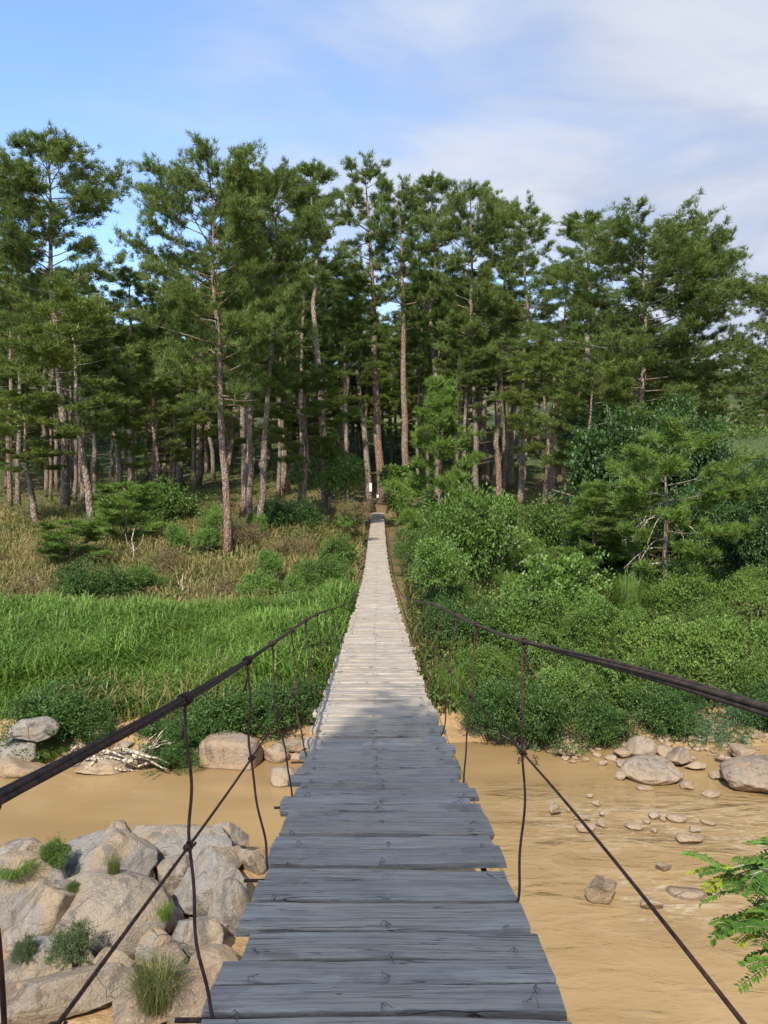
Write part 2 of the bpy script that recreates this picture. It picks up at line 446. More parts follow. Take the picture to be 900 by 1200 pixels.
def hillz(X, Y):
    p = np.stack([X.ravel(), Y.ravel(), np.zeros(X.size)], 1)
    n = fbm(p * .006, 4, 21).reshape(X.shape); n2 = fbm(p * .03, 3, 33).reshape(X.shape)
    t = sstep(170, 430, Y) * (1 - .55 * sstep(470, 850, Y))
    top = 68 + 10 * sstep(-60, -160, X) - 8 * sstep(60, 200, X)
    return 3 + t * (top - 4 + n * 16) + n2 * 3 * sstep(170, 260, Y) + 12 * sstep(150, 200, Y)
xs2 = spaced((-700, -300, 25), (-300, 300, 6), (300, 700, 25)); ys2 = spaced((150, 480, 6), (480, 900, 25))
tag(grid_obj('hill', xs2, ys2, hillz, M['hill']), 'scrubby green hillside rising far behind the pines', 'hill', kind='structure')

xs3 = spaced((-200, -30, 10), (-30, 30, 1), (30, 200, 10)); ys3 = spaced((3, 24.5, .5))
tag(grid_obj('river_water', xs3, ys3, lambda X, Y: np.zeros_like(X), M['water']), 'muddy ochre river flowing under the bridge', 'river', kind='structure')

# ------------------------------------------------------------------ the bridge
CL = ([-3, 1.51, 2.86, 4.25, 5.4, 6.8, 9, 14, 20, 28, 36, 46, 60, 73.6], [-.02, -.59, -.76, -.915, -1.04, -1.19, -1.42, -2.05, -2.75, -3.17, -3.26, -2.97, -2.1, .3])
CR = ([-3, 1.61, 2.07, 2.9, 4.39, 6.6, 10.3, 16.1, 22, 28, 36, 46, 60, 73.6], [.1, -.453, -.51, -.624, -.833, -1.09, -1.48, -2.2, -2.87, -3.18, -3.26, -2.97, -2.1, .3])
def cable(side, Y):
    xs_, zs_ = CL if side < 0 else CR
    z = CZ + hermite(xs_, zs_, Y)
    lat = (.75 if side < 0 else .80) - .14 * sstep(8, 36, Y) + .25 * sstep(55, 73, Y)
    return np.stack([deck_x(Y) + side * lat, np.asarray(Y, float), z], -1)
def midwire(side, Y):
    c = cable(side, Y); dz = deck_z(np.asarray(Y, float))
    z = dz + (c[..., 2] - dz) * .48
    lat = .66 - .05 * sstep(8, 30, Y)
    return np.stack([deck_x(Y) + side * lat, np.asarray(Y, float), z], -1)

bridge = empty('suspension_bridge', (0, 37, 0))
tag(bridge, 'long narrow suspension footbridge of weathered grey planks hung from rusty cables over the river', 'bridge')
BO = np.array([0, 37, 0])
rng = np.random.default_rng(11)

# planks: one mesh, every plank its own warped board
def plank(mb, y0, y1, xl, xr, tone, yaw, roll, dz, th=.036, segs=9):
    yc = (y0 + y1) / 2; w = (y1 - y0) / 2; ch = min(.006, w * .2)
    prof = [(-w, -th), (-w, -ch), (-w + ch, 0), (w - ch, 0), (w, -ch), (w, -th)]
    xsn = np.linspace(xl, xr, segs + 1); V = []
    wa, wb = rng.normal(0, .0035, 2); ph = rng.uniform(0, 6.28, 3)
    for i, x in enumerate(xsn):
        for (v, z) in prof:
            e = .004 * math.sin(x * 7 + ph[0] + (3 if v > 0 else 0)) + .0025 * math.sin(x * 19 + ph[1])
            ex = 0
            if i in (0, segs): ex = rng.normal(0, .004)
            V.append((x + ex, v + (e if abs(v) > w * .5 else 0) + x * yaw, z + v * roll + wa * math.sin(x * 4 + ph[2]) + wb * x * x * 4))
    V = np.array(V); n = len(prof)
    slope = float(deck_z(yc + .1) - deck_z(yc - .1)) / .2
    V[:, 2] += deck_z(yc) + dz + V[:, 1] * slope
    V[:, 0] += deck_x(yc); V[:, 1] += yc
    q = []
    for i in range(segs):
        for j in range(n):
            k = (j + 1) % n
            q.append((i*n+j, i*n+k, (i+1)*n+k, (i+1)*n+j))
    tr = []
    b = segs * n
    for s in range(1, n - 1): tr += [(0, s + 1, s), (b, b + s, b + s + 1)]
    mb.add(V - BO, tr, q, tone)
    return

edges = [(2.03, 2.282), (2.315, 2.458), (2.466, 2.612), (2.626, 2.822), (2.838, 3.065), (3.105, 3.284), (3.298, 3.422), (3.492, 3.688), (3.703, 3.88), (3.898, 4.067)]
first = [(.555, .55, .5), (.56, .545, .42), (.562, .548, .22), (.50, .555, .62), (.556, .535, .8), (.548, .525, .3), (.525, .53, .65), (.543, .55, .18), (.55, .53, .75), (.53, .56, .4)]
deck = MB(); pl_list = []
y = 2.02
for k in range(16):
    w = rng.uniform(.14, .24); pl_list.append((y - w, y - .008, .54 + rng.normal(0, .02), .54 + rng.normal(0, .02), rng.uniform(.2, .8))); y -= w
for (a, b), (l, r_, t) in zip(edges, first): pl_list.append((a, b, l, r_, t))
y = 4.08
while y < 74.1:
    w = rng.uniform(.12, .225); g = rng.choice([.006, .01, .016, .032], p=[.35, .3, .2, .15])
    pl_list.append((y, y + w - g, .545 + rng.normal(0, .022), .545 + rng.normal(0, .022), float(np.clip(rng.normal(.55, .32), 0, 1)))); y += w
for (a, b, l, r_, t) in pl_list:
    near = a < 5
    plank(deck, a, b, -l, r_, t, rng.normal(0, .007), rng.normal(0, .03) * (.5 if near else 1), rng.normal(0, .006), segs=12 if a < 14 else 5)
deck_o = deck.build('deck', M['wood'], bridge)
# little twisted tie wires that bind the planks to the cables below
ties = MB()
def squiggle(x, y, r, size, n=3):
    z = float(deck_z(y)) + float(0)
    for _ in range(n):
        a = rng.uniform(0, 6.28); L = size * rng.uniform(.5, 1.1)
        t = np.linspace(0, 1, 9)
        bend = rng.uniform(-3.5, 3.5)
        px_ = x + deck_x(y) + np.cos(a + bend * t) * L * (t - .35)
        py_ = y + np.sin(a + bend * t) * L * (t - .35)
        pz_ = z + .006 + .012 * np.sin(t * math.pi) * rng.uniform(.2, 1.3) + .004 * np.sin(t * 7 + bend)
        ties.tube(np.stack([px_, py_, pz_], 1) - BO, r, 4)
for i in range(len(pl_list) - 1):
    yj = (pl_list[i][1] + pl_list[i + 1][0]) / 2
    if yj < .8 or yj > 60: continue
    for xt in (-.455, -.01, .455):
        if rng.random() < (.8 if yj < 8 else .35):
            far = yj > 12
            squiggle(xt + rng.normal(0, .015), yj + rng.normal(0, .02), .0015 if not far else .003, .055, (2 if yj < 9 else 1))
to = ties.build('tie_wire', M['tie'], deck_o); to['kind'] = 'stuff'

def strands(fn, y0, y1, n, off, rad, twist, step):
    mb = MB(); Y = np.arange(y0, y1 + step * .5, step)
    c = fn(Y)
    jit = np.random.default_rng(int(abs(off) * 1e4) + n)
    for k in range(n):
        ph = k * 2 * math.pi / n
        w = off * (1 + .35 * np.sin(Y * jit.uniform(.5, 1.4) + jit.uniform(0, 6)))
        ang = ph + twist * Y
        path = c.copy(); path[:, 0] += w * np.cos(ang); path[:, 2] += w * np.sin(ang)
        mb.tube(path - BO, rad, 7)
    return mb
for s in (-1, 1):
    strands(lambda Y: cable(s, Y), -2.8, 73.6, 5, .0084, .0066, .7, .16).build('handrail_cable', M['cable'], bridge, True)
    mw = strands(lambda Y: midwire(s, Y), -2.0, 26, 1, 0, .0052, 0, .2).build('side_wire', M['wire'], bridge, True)
for x in (-.455, -.01, .455):
    strands(lambda Y: np.stack([deck_x(Y) + x, Y, deck_z(Y) - .052], -1), -2.8, 74.4, 2, .008, .008, 2.5, .4).build('deck_cable', M['cable'], bridge, True)

def hanger(side, yt, yb, seed, hang=None):
    r = np.random.default_rng(seed)
    top = cable(side, np.array([yt]))[0]; ym = yt * .45 + yb * .55
    mid = midwire(side, np.array([ym]))[0]
    if hang: mid[0] = side * hang
    xb = float(deck_x(yb)) + side * (hang or .535); bot = np.array([xb, yb, float(deck_z(yb)) + .005])
    pts = [top, top * .7 + mid * .3, top * .35 + mid * .65, mid, mid * .6 + bot * .4, mid * .25 + bot * .75, bot, bot + np.array([-side * .03, -.015, -.06])]
    pts = np.array(pts); t = np.linspace(0, 1, len(pts))
    tt = np.linspace(0, 1, 36)
    path = np.stack([hermite(t, pts[:, a], tt) for a in range(3)], 1)
    wob = np.sin(tt * math.pi)
    path[:, 0] += (0 if hang else 1) * wob * (.012 * np.sin(tt * 9 + r.uniform(0, 6)) + .006 * np.sin(tt * 23 + r.uniform(0, 6)))
    path[:, 1] += wob * .018 * np.sin(tt * 8 + r.uniform(0, 6))
    mb = MB(); rad = .0055 if yt < 12 else .007
    mb.tube(path - BO, rad, 6)
    if yt < 9:   # the wire winds round the side wire where they cross
        a = np.linspace(0, 4 * math.pi, 26)
        c = midwire(side, ym + np.linspace(-.04, .04, 26))
        c[:, 0] += .012 * np.cos(a); c[:, 2] += .012 * np.sin(a)
        mb.tube(c - BO, .0045, 5)
    h = mb.build('hanger', M['wire'], bridge, True)
    # coil on the handrail cable with its loose end
    kb = MB(); a = np.linspace(0, 6.5 * math.pi, 70)
    c = cable(side, yt + np.linspace(-.035, .035, 70))
    c[:, 0] += .021 * np.cos(a); c[:, 2] += .021 * np.sin(a)
    kb.tube(c - BO, .0055, 5)
    if yt < 9:
        e = cable(side, np.array([yt - .02]))[0]; e2 = np.array([[0, 0, -.035], [.012, -.02, -.075], [.02 * r.uniform(-1, 1), -.04, -.12 - .05 * r.random()]])
        kb.tube(e + e2 - BO, .005, 5)
    kb.build('wire_coil', M['cable'], h, True)
    return bot
left = [(1.36, 1.06), (2.86, 2.305), (4.25, 3.455), (5.4, 4.54), (6.8, 5.62)]
right = [(1.25, .95), (4.39, 3.085), (6.25, 4.9), (7.7, 6.3)]
yy = 8.2
while yy < 13: left.append((yy, yy - 1.15 * (1 - sstep(8, 36, yy)))); yy += 1.5
yy = 9.3
while yy < 13: right.append((yy, yy - 1.3 * (1 - sstep(8, 36, yy)))); yy += 1.65
for i, (a, b) in enumerate(left): hanger(-1, a, float(b), 100 + i)
hanger(-1, 1.41, 1.57, 555, .742)
for i, (a, b) in enumerate(right): hanger(1, a, float(b), 300 + i)
for i, (a, b) in enumerate(left[:12]):
    b = float(b); yb = b if b != 2.305 else 2.297
    mb = MB(); xx = np.linspace(-.64, .52, 14)
    mb.tube(np.stack([deck_x(np.full(14, yb)) + xx, yb + .004 * np.sin(xx * 6), deck_z(np.full(14, yb)) - (.028 if i == 1 else .07) + .004 * np.sin(xx * 9)], 1) - BO, .0075, 6)
    mb.build('cross_rod', M['wire'], bridge, True)

# ------------------------------------------------------------------ foliage generators
def leaves(mb, pos, out, L, W, rg, tone=None, droop=.0, spread=.9):
    """one folded leaf-shaped quad per point"""
    n = len(pos)
    d = norm(out + rg.normal(0, spread, (n, 3)) + np.array([0, 0, -droop]))
    s = norm(np.cross(d, rg.normal(0, 1, (n, 3)) * .5 + np.array([0, 0, 1.])))
    up = np.cross(s, d)
    l = L * rg.uniform(.6, 1.25, (n, 1)); w = W * rg.uniform(.7, 1.2, (n, 1))
    a = pos; b = pos + d * l * .45 + s * w * .5 + up * l * .06; c = pos + d * l - up * l * .08; e = pos + d * l * .45 - s * w * .5 + up * l * .06
    V = np.stack([a, b, c, e], 1).reshape(-1, 3)
    if tone is None: tone = rg.random(n)
    mb.add(V, None, np.arange(n * 4).reshape(-1, 4), tone)

def blades(mb, pos, h, w, rg, bend=.5, tone=None, az=None):
    """curved grass blades: two quads and a tip"""
    n = len(pos); az = rg.uniform(0, 6.283, n) if az is None else az
    dr = np.stack([np.cos(az), np.sin(az), np.zeros(n)], 1); sd = np.stack([-np.sin(az), np.cos(az), np.zeros(n)], 1)
    h = np.broadcast_to(h, (n,))[:, None]; w = np.broadcast_to(w, (n,))[:, None]
    b = (bend * rg.uniform(.3, 1.4, n))[:, None]; z = np.array([0, 0, 1.])
    p1 = pos + z * h * .5 + dr * h * b * .16; p2 = pos + z * h * (.86 - .1 * b) + dr * h * b * .5; p3 = pos + z * h * (.98 - .32 * b) + dr * h * b * .95
    V = np.stack([pos - sd * w * .35, pos + sd * w * .35, p1 - sd * w * .5, p1 + sd * w * .5, p2 - sd * w * .35, p2 + sd * w * .35, p3], 1).reshape(-1, 3)
    o = np.arange(n)[:, None] * 7
    tone = rg.random(n) if tone is None else tone
    mb.add(V, o + np.array([[4, 5, 6]]), np.concatenate([o + np.array([[0, 1, 3, 2]]), o + np.array([[2, 3, 5, 4]])]), None)
    mb.tt[-1] = tone; mb.qt[-1] = np.concatenate([tone, tone])

def tufts(mb, pos, dr, L, w, rg, k=16, spread=.75):
    n = len(pos)
    p = np.repeat(pos, k, 0); d = norm(np.repeat(dr, k, 0) + rg.normal(0, spread, (n * k, 3)))
    s = norm(np.cross(d, rg.normal(0, 1, (n * k, 3))))
    l = L * rg.uniform(.65, 1.15, (n * k, 1)); p = p + rg.normal(0, L * .16, p.shape)
    V = np.stack([p - s * w * .5, p + s * w * .5, p + d * l], 1).reshape(-1, 3)
    t = np.clip(np.repeat(rg.random(n), k) * .6 + rg.random(n * k) * .4, 0, 1)
    mb.add(V, np.arange(n * k * 3).reshape(-1, 3), None, t)

def pine(seed, h, rad, cs, rx, nl, prof='round', tuft=.4, k=16, up=(-.05, .6), bare=0, den=1., lean=0., sub=(6, 10), fork=False, needle_w=.048):
    """trunk mesh with its limbs, crown mesh of needle tufts"""
    rg = np.random.default_rng(seed); tm = MB(); cm = MB()
    n = 14; t = np.linspace(0, 1, n)
    wx = np.cumsum(rg.normal(0, .1, n)) * h / 26; wy = np.cumsum(rg.normal(0, .1, n)) * h / 26
    wx -= wx[0]; wy -= wy[0]
    tr = np.stack([wx + lean * h * t ** 1.3, wy, t * h - .4], 1)
    rr = rad * (1 - t) ** .75 * .96 + rad * .06; rr[0] *= 1.22
    tm.tube(tr, rr, 9)
    def at(tt): return np.array([np.interp(tt, t, tr[:, a]) for a in range(3)])
    TP = []; TD = []; rad0 = rad
    ph = rg.uniform(0, 6)
    for i in range(nl + bare):
        dead = i >= nl
        u = (i + rg.uniform(-.3, .3)) / max(nl - 1, 1) if not dead else rg.uniform(-.55, .1)
        u = min(max(u, -.6), 1)
        if not dead: u = 1 - (1 - max(u, 0)) ** 1.25
        tt = cs + (1 - cs) * u * .985
        if tt < .12: continue
        p0 = at(tt)
        if prof == 'round': R0 = math.sqrt(max(0, 1 - ((u - .5) / .585) ** 2)) * (.8 + .2 * math.sin(u * 14 + seed))
        elif prof == 'flat': R0 = .5 + .55 * math.sin(min(max(u, 0), 1) * math.pi * .85 + .2)
        elif prof == 'cone': R0 = (1 - max(u, 0)) ** .8 + .1
        else: R0 = .75 + .25 * math.sin(u * 9)
        L = rx * R0 * rg.uniform(.6, 1.12)
        if dead: L = rx * rg.uniform(.15, .55)
        L = max(L, .35)
        ph += 2.4 + rg.normal(0, .35)
        el = up[0] + (up[1] - up[0]) * max(u, 0) + rg.normal(0, .14)
        m = 6; s = np.linspace(0, 1, m)
        d0 = np.array([math.cos(ph), math.sin(ph), 0])
        ax = ph + np.cumsum(rg.normal(0, .12, m))
        dirs = np.stack([np.cos(ax), np.sin(ax), np.tan(np.clip(el + .28 * s ** 2 + rg.normal(0, .08, m), -1.2, 1.2))], 1)
        dirs = norm(dirs); step = L / (m - 1)
        lp = np.concatenate([[p0], p0 + np.cumsum(dirs[1:] * step, 0)])
        lr = max(rad * .26 * min(1, L / 3.5) * (1 - .45 * max(u, 0)), .02) * (1 - .8 * s)
        tm.tube(lp, np.maximum(lr, .012), 5)
        if dead: continue
        nb = int(rg.integers(sub[0], sub[1] + 1) * (.55 + .45 * L / rx) * den)
        for e in range(int(L / tuft * 1.1)):
            sb = rg.uniform(.45, 1); TP.append(np.array([np.interp(sb, s, lp[:, a]) for a in range(3)]) + rg.normal(0, .12, 3) + np.array([0, 0, .1])); TD.append(np.array([0, 0, .9]) + rg.normal(0, .4, 3))
        for b in range(max(nb, 2)):
            sb = rg.uniform(.3, 1.0); q0 = np.array([np.interp(sb, s, lp[:, a]) for a in range(3)])
            side = ax[int(sb * (m - 1))] + rg.choice([-1, 1]) * rg.uniform(.25, 1.15)
            bl = max(L * rg.uniform(.2, .46) * (1.25 - .5 * sb), .5)
            dz = rg.uniform(-.2, .85)
            bd = norm(np.array([math.cos(side), math.sin(side), dz]))
            q1 = q0 + bd * bl
            tm.tube(np.stack([q0, (q0 + q1) / 2 + np.array([0, 0, -.04 * bl]), q1]), [.018, .013, .008], 3, caps=False)
            nt = max(3, int(bl / (tuft * .42)))
            for e in range(nt):
                f = 1 - e / nt * .8
                TP.append(q0 + (q1 - q0) * f + rg.normal(0, .16, 3) * bl * .6); TD.append(bd * .6 + np.array([0, 0, .75]) + rg.normal(0, .25, 3))
        TP.append(lp[-1]); TD.append(dirs[-1] + np.array([0, 0, .5]))
    for e in range(5):
        TP.append(at(1) + rg.normal(0, .15, 3)); TD.append(np.array([0, 0, 1.]) + rg.normal(0, .4, 3))
    tufts(cm, np.array(TP), norm(np.array(TD)), tuft, needle_w, rg, k, .62)
    return tm, cm

PROTO = {}
def proto_pine(key, bark, needle, **kw):
    tm, cm = pine(**kw)
    PROTO[key] = (tm.mesh('trunk', M[bark], True), cm.mesh('crown', M[needle]), max(v[:, 2].max() for v in cm.V), kw['rx'])
# slim forest pines: long bare trunk, airy crown
proto_pine('slim_a', 'bark', 'needle', seed=1, h=28, rad=.225, cs=.5, rx=3.6, nl=42, prof='round', bare=6, den=1.25)
proto_pine('slim_b', 'bark_red', 'needle', seed=2, h=28, rad=.225, cs=.46, rx=3.8, nl=44, prof='round', bare=8, den=1.2)
proto_pine('slim_c', 'bark', 'needle', seed=3, h=28, rad=.26, cs=.66, rx=2.6, nl=34, prof='round', bare=5, den=1.2)
proto_pine('mast', 'bark_red', 'needle', seed=19, h=28, rad=.36, cs=.62, rx=3.6, nl=40, prof='round', bare=3, den=1.3)
proto_pine('pole', 'bark', 'needle', seed=23, h=28, rad=.21, cs=.7, rx=2.6, nl=24, prof='round', bare=3, den=1.1)
# broad old pines
proto_pine('broad_a', 'bark', 'needle', seed=4, h=28, rad=.3, cs=.42, rx=6.0, nl=64, prof='round', bare=8, den=1.6, tuft=.42)
proto_pine('broad_b', 'bark_red', 'needle', seed=5, h=28, rad=.3, cs=.4, rx=6.0, nl=64, prof='flat', bare=6, den=1.55, tuft=.42)
proto_pine('broad_c', 'bark', 'needle', seed=6, h=28, rad=.32, cs=.46, rx=6.6, nl=58, prof='flat', bare=6, den=1.75, tuft=.42, up=(-.05, .45))
# mid-storey pines with olive, sunlit needles
proto_pine('olive_a', 'bark', 'needle_olive', seed=7, h=16, rad=.18, cs=.46, rx=3.6, nl=36, prof='round', bare=6, den=1.6, tuft=.4)
proto_pine('olive_b', 'bark_red', 'needle_olive', seed=8, h=16, rad=.18, cs=.42, rx=4.0, nl=34, prof='round', bare=4, den=1.6, tuft=.4)
# young pines
proto_pine('young_a', 'bark_red', 'needle_young', seed=9, h=10, rad=.16, cs=.1, rx=3.2, nl=44, prof='cone', den=1.5, tuft=.4, up=(.15, .8))
proto_pine('layer_a', 'bark', 'needle_young', seed=10, h=9, rad=.17, cs=.3, rx=3.4, nl=24, prof='flat', den=2.6, tuft=.3, bare=7, up=(-.1, .3), needle_w=.04)
proto_pine('sapling', 'bark', 'needle_young', seed=12, h=5, rad=.07, cs=.2, rx=1.8, nl=18, prof='round', den=1.3, tuft=.36, up=(.1, .5))
# small-scale far pine for the hillside
proto_pine('far', 'bark', 'needle', seed=13, h=14, rad=.22, cs=.3, rx=3.2, nl=24, prof='round', den=1.0, tuft=.8, k=12, needle_w=.16, sub=(3, 5))

def place_pine(key, px, Y, ytop, label, group, wpx=None, rz=None, lean=0., name='pine_tree', x=None, ground_fn=None, sunk=.0):
    """px: trunk foot in the photo, ytop: row of its top, lean in pixels between foot and top"""
    tme, cme, h0, r0 = PROTO[key]
    X = (px - 450) / F * Y if x is None else x
    z = (ground_fn or gz)(X, Y) - sunk
    ztop = CZ + (580 - ytop) * Y / F
    h = max(ztop - z, 2)
    sz = h / h0; sx = sz if wpx is None else (wpx / F * Y) / (2 * r0)
    rg = random.Random(int(px * 7 + Y * 13 + ytop))
    e = empty(name, (X, Y, z))
    e.rotation_euler = (R(rg.uniform(-.8, .8)), math.atan2(lean / F * Y, h), 0)
    for nm, me in (('trunk', tme), ('crown', cme)):
        o = link(nm, me, e); o.scale = (sx, sx, sz); o.rotation_euler.z = rg.uniform(0, 6.28) if rz is None else rz
        if nm == 'trunk':
            t_ = o
        else: o.rotation_euler.z = t_.rotation_euler.z
    tag(e, label, 'pine', group)
    return e

G1 = 'tall pines along the front of the forest'
HERO = [
 # key, foot px, depth, top row, crown width px, lean px, label
 ('slim_b', 12, 62, 205, 90, 4, 'slim pine at the far left picture edge with long bare trunk'),
 ('slim_a', 22, 66, 225, 85, 4, 'slim pine just right of the leftmost bare trunk, close beside it'),
 ('broad_a', 76, 60, 158, 195, -14, 'tall leafy pine on the left with spreading top above its neighbours'),
 ('olive_a', 106, 52, 338, 170, -4, 'lower olive pine in front of the tall left pine with drooping sunlit limbs'),
 ('slim_c', 150, 72, 318, 80, 3, 'thin pine under the patch of open sky left of centre'),
 ('slim_b', 182, 74, 330, 90, 2, 'thin pine standing just right of the sky gap on the left'),
 ('broad_b', 266, 44, 160, 175, -18, 'tallest left centre pine whose reddish trunk foot stands nearest on the dry slope'),
 ('slim_b', 284, 56, 205, 120, 14, 'dark trunked pine right beside the nearest reddish trunk'),
 ('slim_a', 292, 50, 260, 110, 12, 'grey trunked pine between the two reddish trunks on the slope'),
 ('broad_a', 306, 48, 190, 150, 22, 'reddish trunk pine leaning right, second from the nearest slope trunk'),
 ('slim_a', 352, 70, 215, 95, 8, 'dark pine behind the small round broadleaf tree left of the bridge end'),
 ('slim_c', 384, 66, 192, 85, -8, 'narrow airy pine whose wispy top stands left of the central pine'),
 ('slim_c', 437, 74, 320, 70, -14, 'thin bent pine trunk at bridge end bearing the white board'),
 ('mast', 446, 75.5, 187, 92, -14, 'tall straight pine with bare pink trunk directly behind the bridge end'),
 ('mast', 476, 72, 212, 85, -6, 'tall pale trunk pine standing right of the bridge end'),
 ('slim_a', 500, 82, 235, 80, -8, 'bare trunk pine behind the bright young pine, leaning left'),
 ('slim_c', 516, 78, 206, 80, 0, 'narrow dark pine top right of the central pair'),
 ('broad_a', 556, 70, 210, 125, -4, 'full dark pine rising behind the bright young pine'),
 ('slim_b', 585, 74, 232, 110, 6, 'pine with rounded top at the right of the full dark pine'),
 ('slim_a', 608, 66, 245, 105, 10, 'pine whose top slopes down toward the gap right of centre'),
 ('olive_b', 636, 62, 395, 130, -2, 'straight pale trunk pine with low crown right of centre'),
 ('slim_b', 662, 68, 300, 85, -2, 'slim trunk pine next to the straight pale trunk'),
 ('slim_c', 690, 64, 252, 90, 4, 'thin pine left of the big spreading right pine'),
 ('broad_c', 748, 52, 236, 200, -4, 'big spreading pine with umbrella crown at the right'),
 ('broad_b', 800, 56, 262, 150, 10, 'right hand companion of the big umbrella pine, reaching limbs over the hill'),
 ('olive_b', 690, 46, 415, 150, 8, 'bright low pine crown below the big umbrella pine on its left'),
 ('broad_c', 968, 48, 268, 190, 0, 'pine beyond the right edge showing only its branch tips'),
 ('young_a', 515, 46, 436, 118, 2, 'bright green young pine right of the bridge end'),
 ('layer_a', 781, 29, 488, 150, 0, 'short pine with tiered crown and bare trunk above the right bank'),
 ('young_a', 697, 33, 560, 105, 0, 'bushy young pine left of the short tiered pine'),
 ('olive_a', 745, 32, 575, 130, -4, 'dark trunk pine half hidden beside the short tiered pine'),
 ('sapling', 150, 47, 560, 90, 0, 'small light green pine sapling below the left pines'),
 ('sapling', 85, 42, 606, 92, 0, 'wide yellow green pine sapling low on the left dry slope'),
 ('olive_b', 352, 58, 420, 130, 4, 'low olive pine crown in front of the dark trunks left of the bridge'),
 ('olive_b', 180, 56, 430, 130, -6, 'low olive pine crown hanging over the left shrubs'),
 ('olive_a', 40, 54, 455, 140, 0, 'low olive pine crown near the left picture edge'),
 ('olive_a', 262, 60, 385, 140, 6, 'mid height olive pine among the reddish slope trunks'),
]
for k, px, Y, yt, w, ln, lb in HERO:
    place_pine(k, px, Y, yt, lb, G1, w * 1.12, lean=ln)

# pines deeper in the forest
rg = random.Random(5)
SKY = ([0, 60, 130, 150, 165, 245, 330, 375, 430, 480, 550, 600, 640, 690, 745, 840, 870, 960], [290, 290, 330, 400, 350, 280, 280, 300, 310, 320, 320, 330, 370, 370, 360, 420, 470, 470])
deep = []
for i in range(98):
    Y = 70 + 62 * (i / 98) ** .9
    for _ in range(30):
        px = rg.uniform(-60, 800)
        if all(abs(px - q) > 7 or abs(Y - w) > 9 for q, w in deep): break
    if abs(px - 450) < 36: px += 66
    deep.append((px, Y))
    yt = float(np.interp(px, *SKY)) + rg.uniform(0, 70)
    side = 'left of' if px < 443 else 'right of'
    place_pine(rg.choice(['slim_a', 'slim_b', 'slim_c', 'slim_c']), px, Y, yt,
               'slender pine trunk deep in the shaded forest ' + side + ' the bridge', 'pines deep in the forest ' + side + ' the bridge', rg.uniform(65, 105), lean=rg.uniform(-6, 6))

for i in range(46):
    px = rg.uniform(-20, 790); Y = rg.uniform(74, 120)
    if 412 < px < 490: px += 95
    side = 'left of' if px < 443 else 'right of'
    place_pine('pole', px, Y, float(np.interp(px, *SKY)) + rg.uniform(10, 90),
               'slender pine trunk deep in the shaded forest ' + side + ' the bridge', 'pines deep in the forest ' + side + ' the bridge', rg.uniform(50, 75), lean=rg.uniform(-7, 7))
# lower crowns that close the forest behind the trunks
for i in range(22):
    Y = 84 + 50 * (i / 22); px = rg.uniform(-60, 810)
    if abs(px - 450) < 40: px -= 76
    side = 'left of' if px < 443 else 'right of'
    place_pine(rg.choice(['olive_a', 'olive_b', 'slim_b']), px, Y, rg.uniform(400, 500),
               'shorter full crowned pine filling the forest ' + side + ' the bridge', 'shorter pines filling the forest ' + side + ' the bridge', rg.uniform(90, 150), lean=rg.uniform(-4, 4))

for i in range(14):
    px = 404 + 7 * i + rg.uniform(-3, 3); Y = rg.uniform(98, 132)
    place_pine(rg.choice(['olive_a', 'olive_b', 'slim_b', 'slim_a']), px, Y, rg.uniform(345, 455),
               'dark pine far behind the bare trunks at the bridge end', 'dark pines behind the bridge end', rg.uniform(60, 95), lean=rg.uniform(-4, 4))

# pines scattered on the hill
def hz(x, y): return float(hillz(np.array([[x]]), np.array([[y]]))[0, 0])
for i in range(110):
    px = rg.choice([rg.uniform(815, 905), rg.uniform(0, 800)]); Y = rg.uniform(190, 420)
    X = (px - 450) / F * Y; z0 = hz(X, Y); hgt = rg.uniform(7, 15)
    ytop = 580 - (z0 + hgt - CZ) * F / Y
    place_pine('far', px, Y, ytop, 'small pine on the far hillside', 'pines scattered on the far hillside', rg.uniform(.5, .75) * hgt / Y * F, ground_fn=hz)

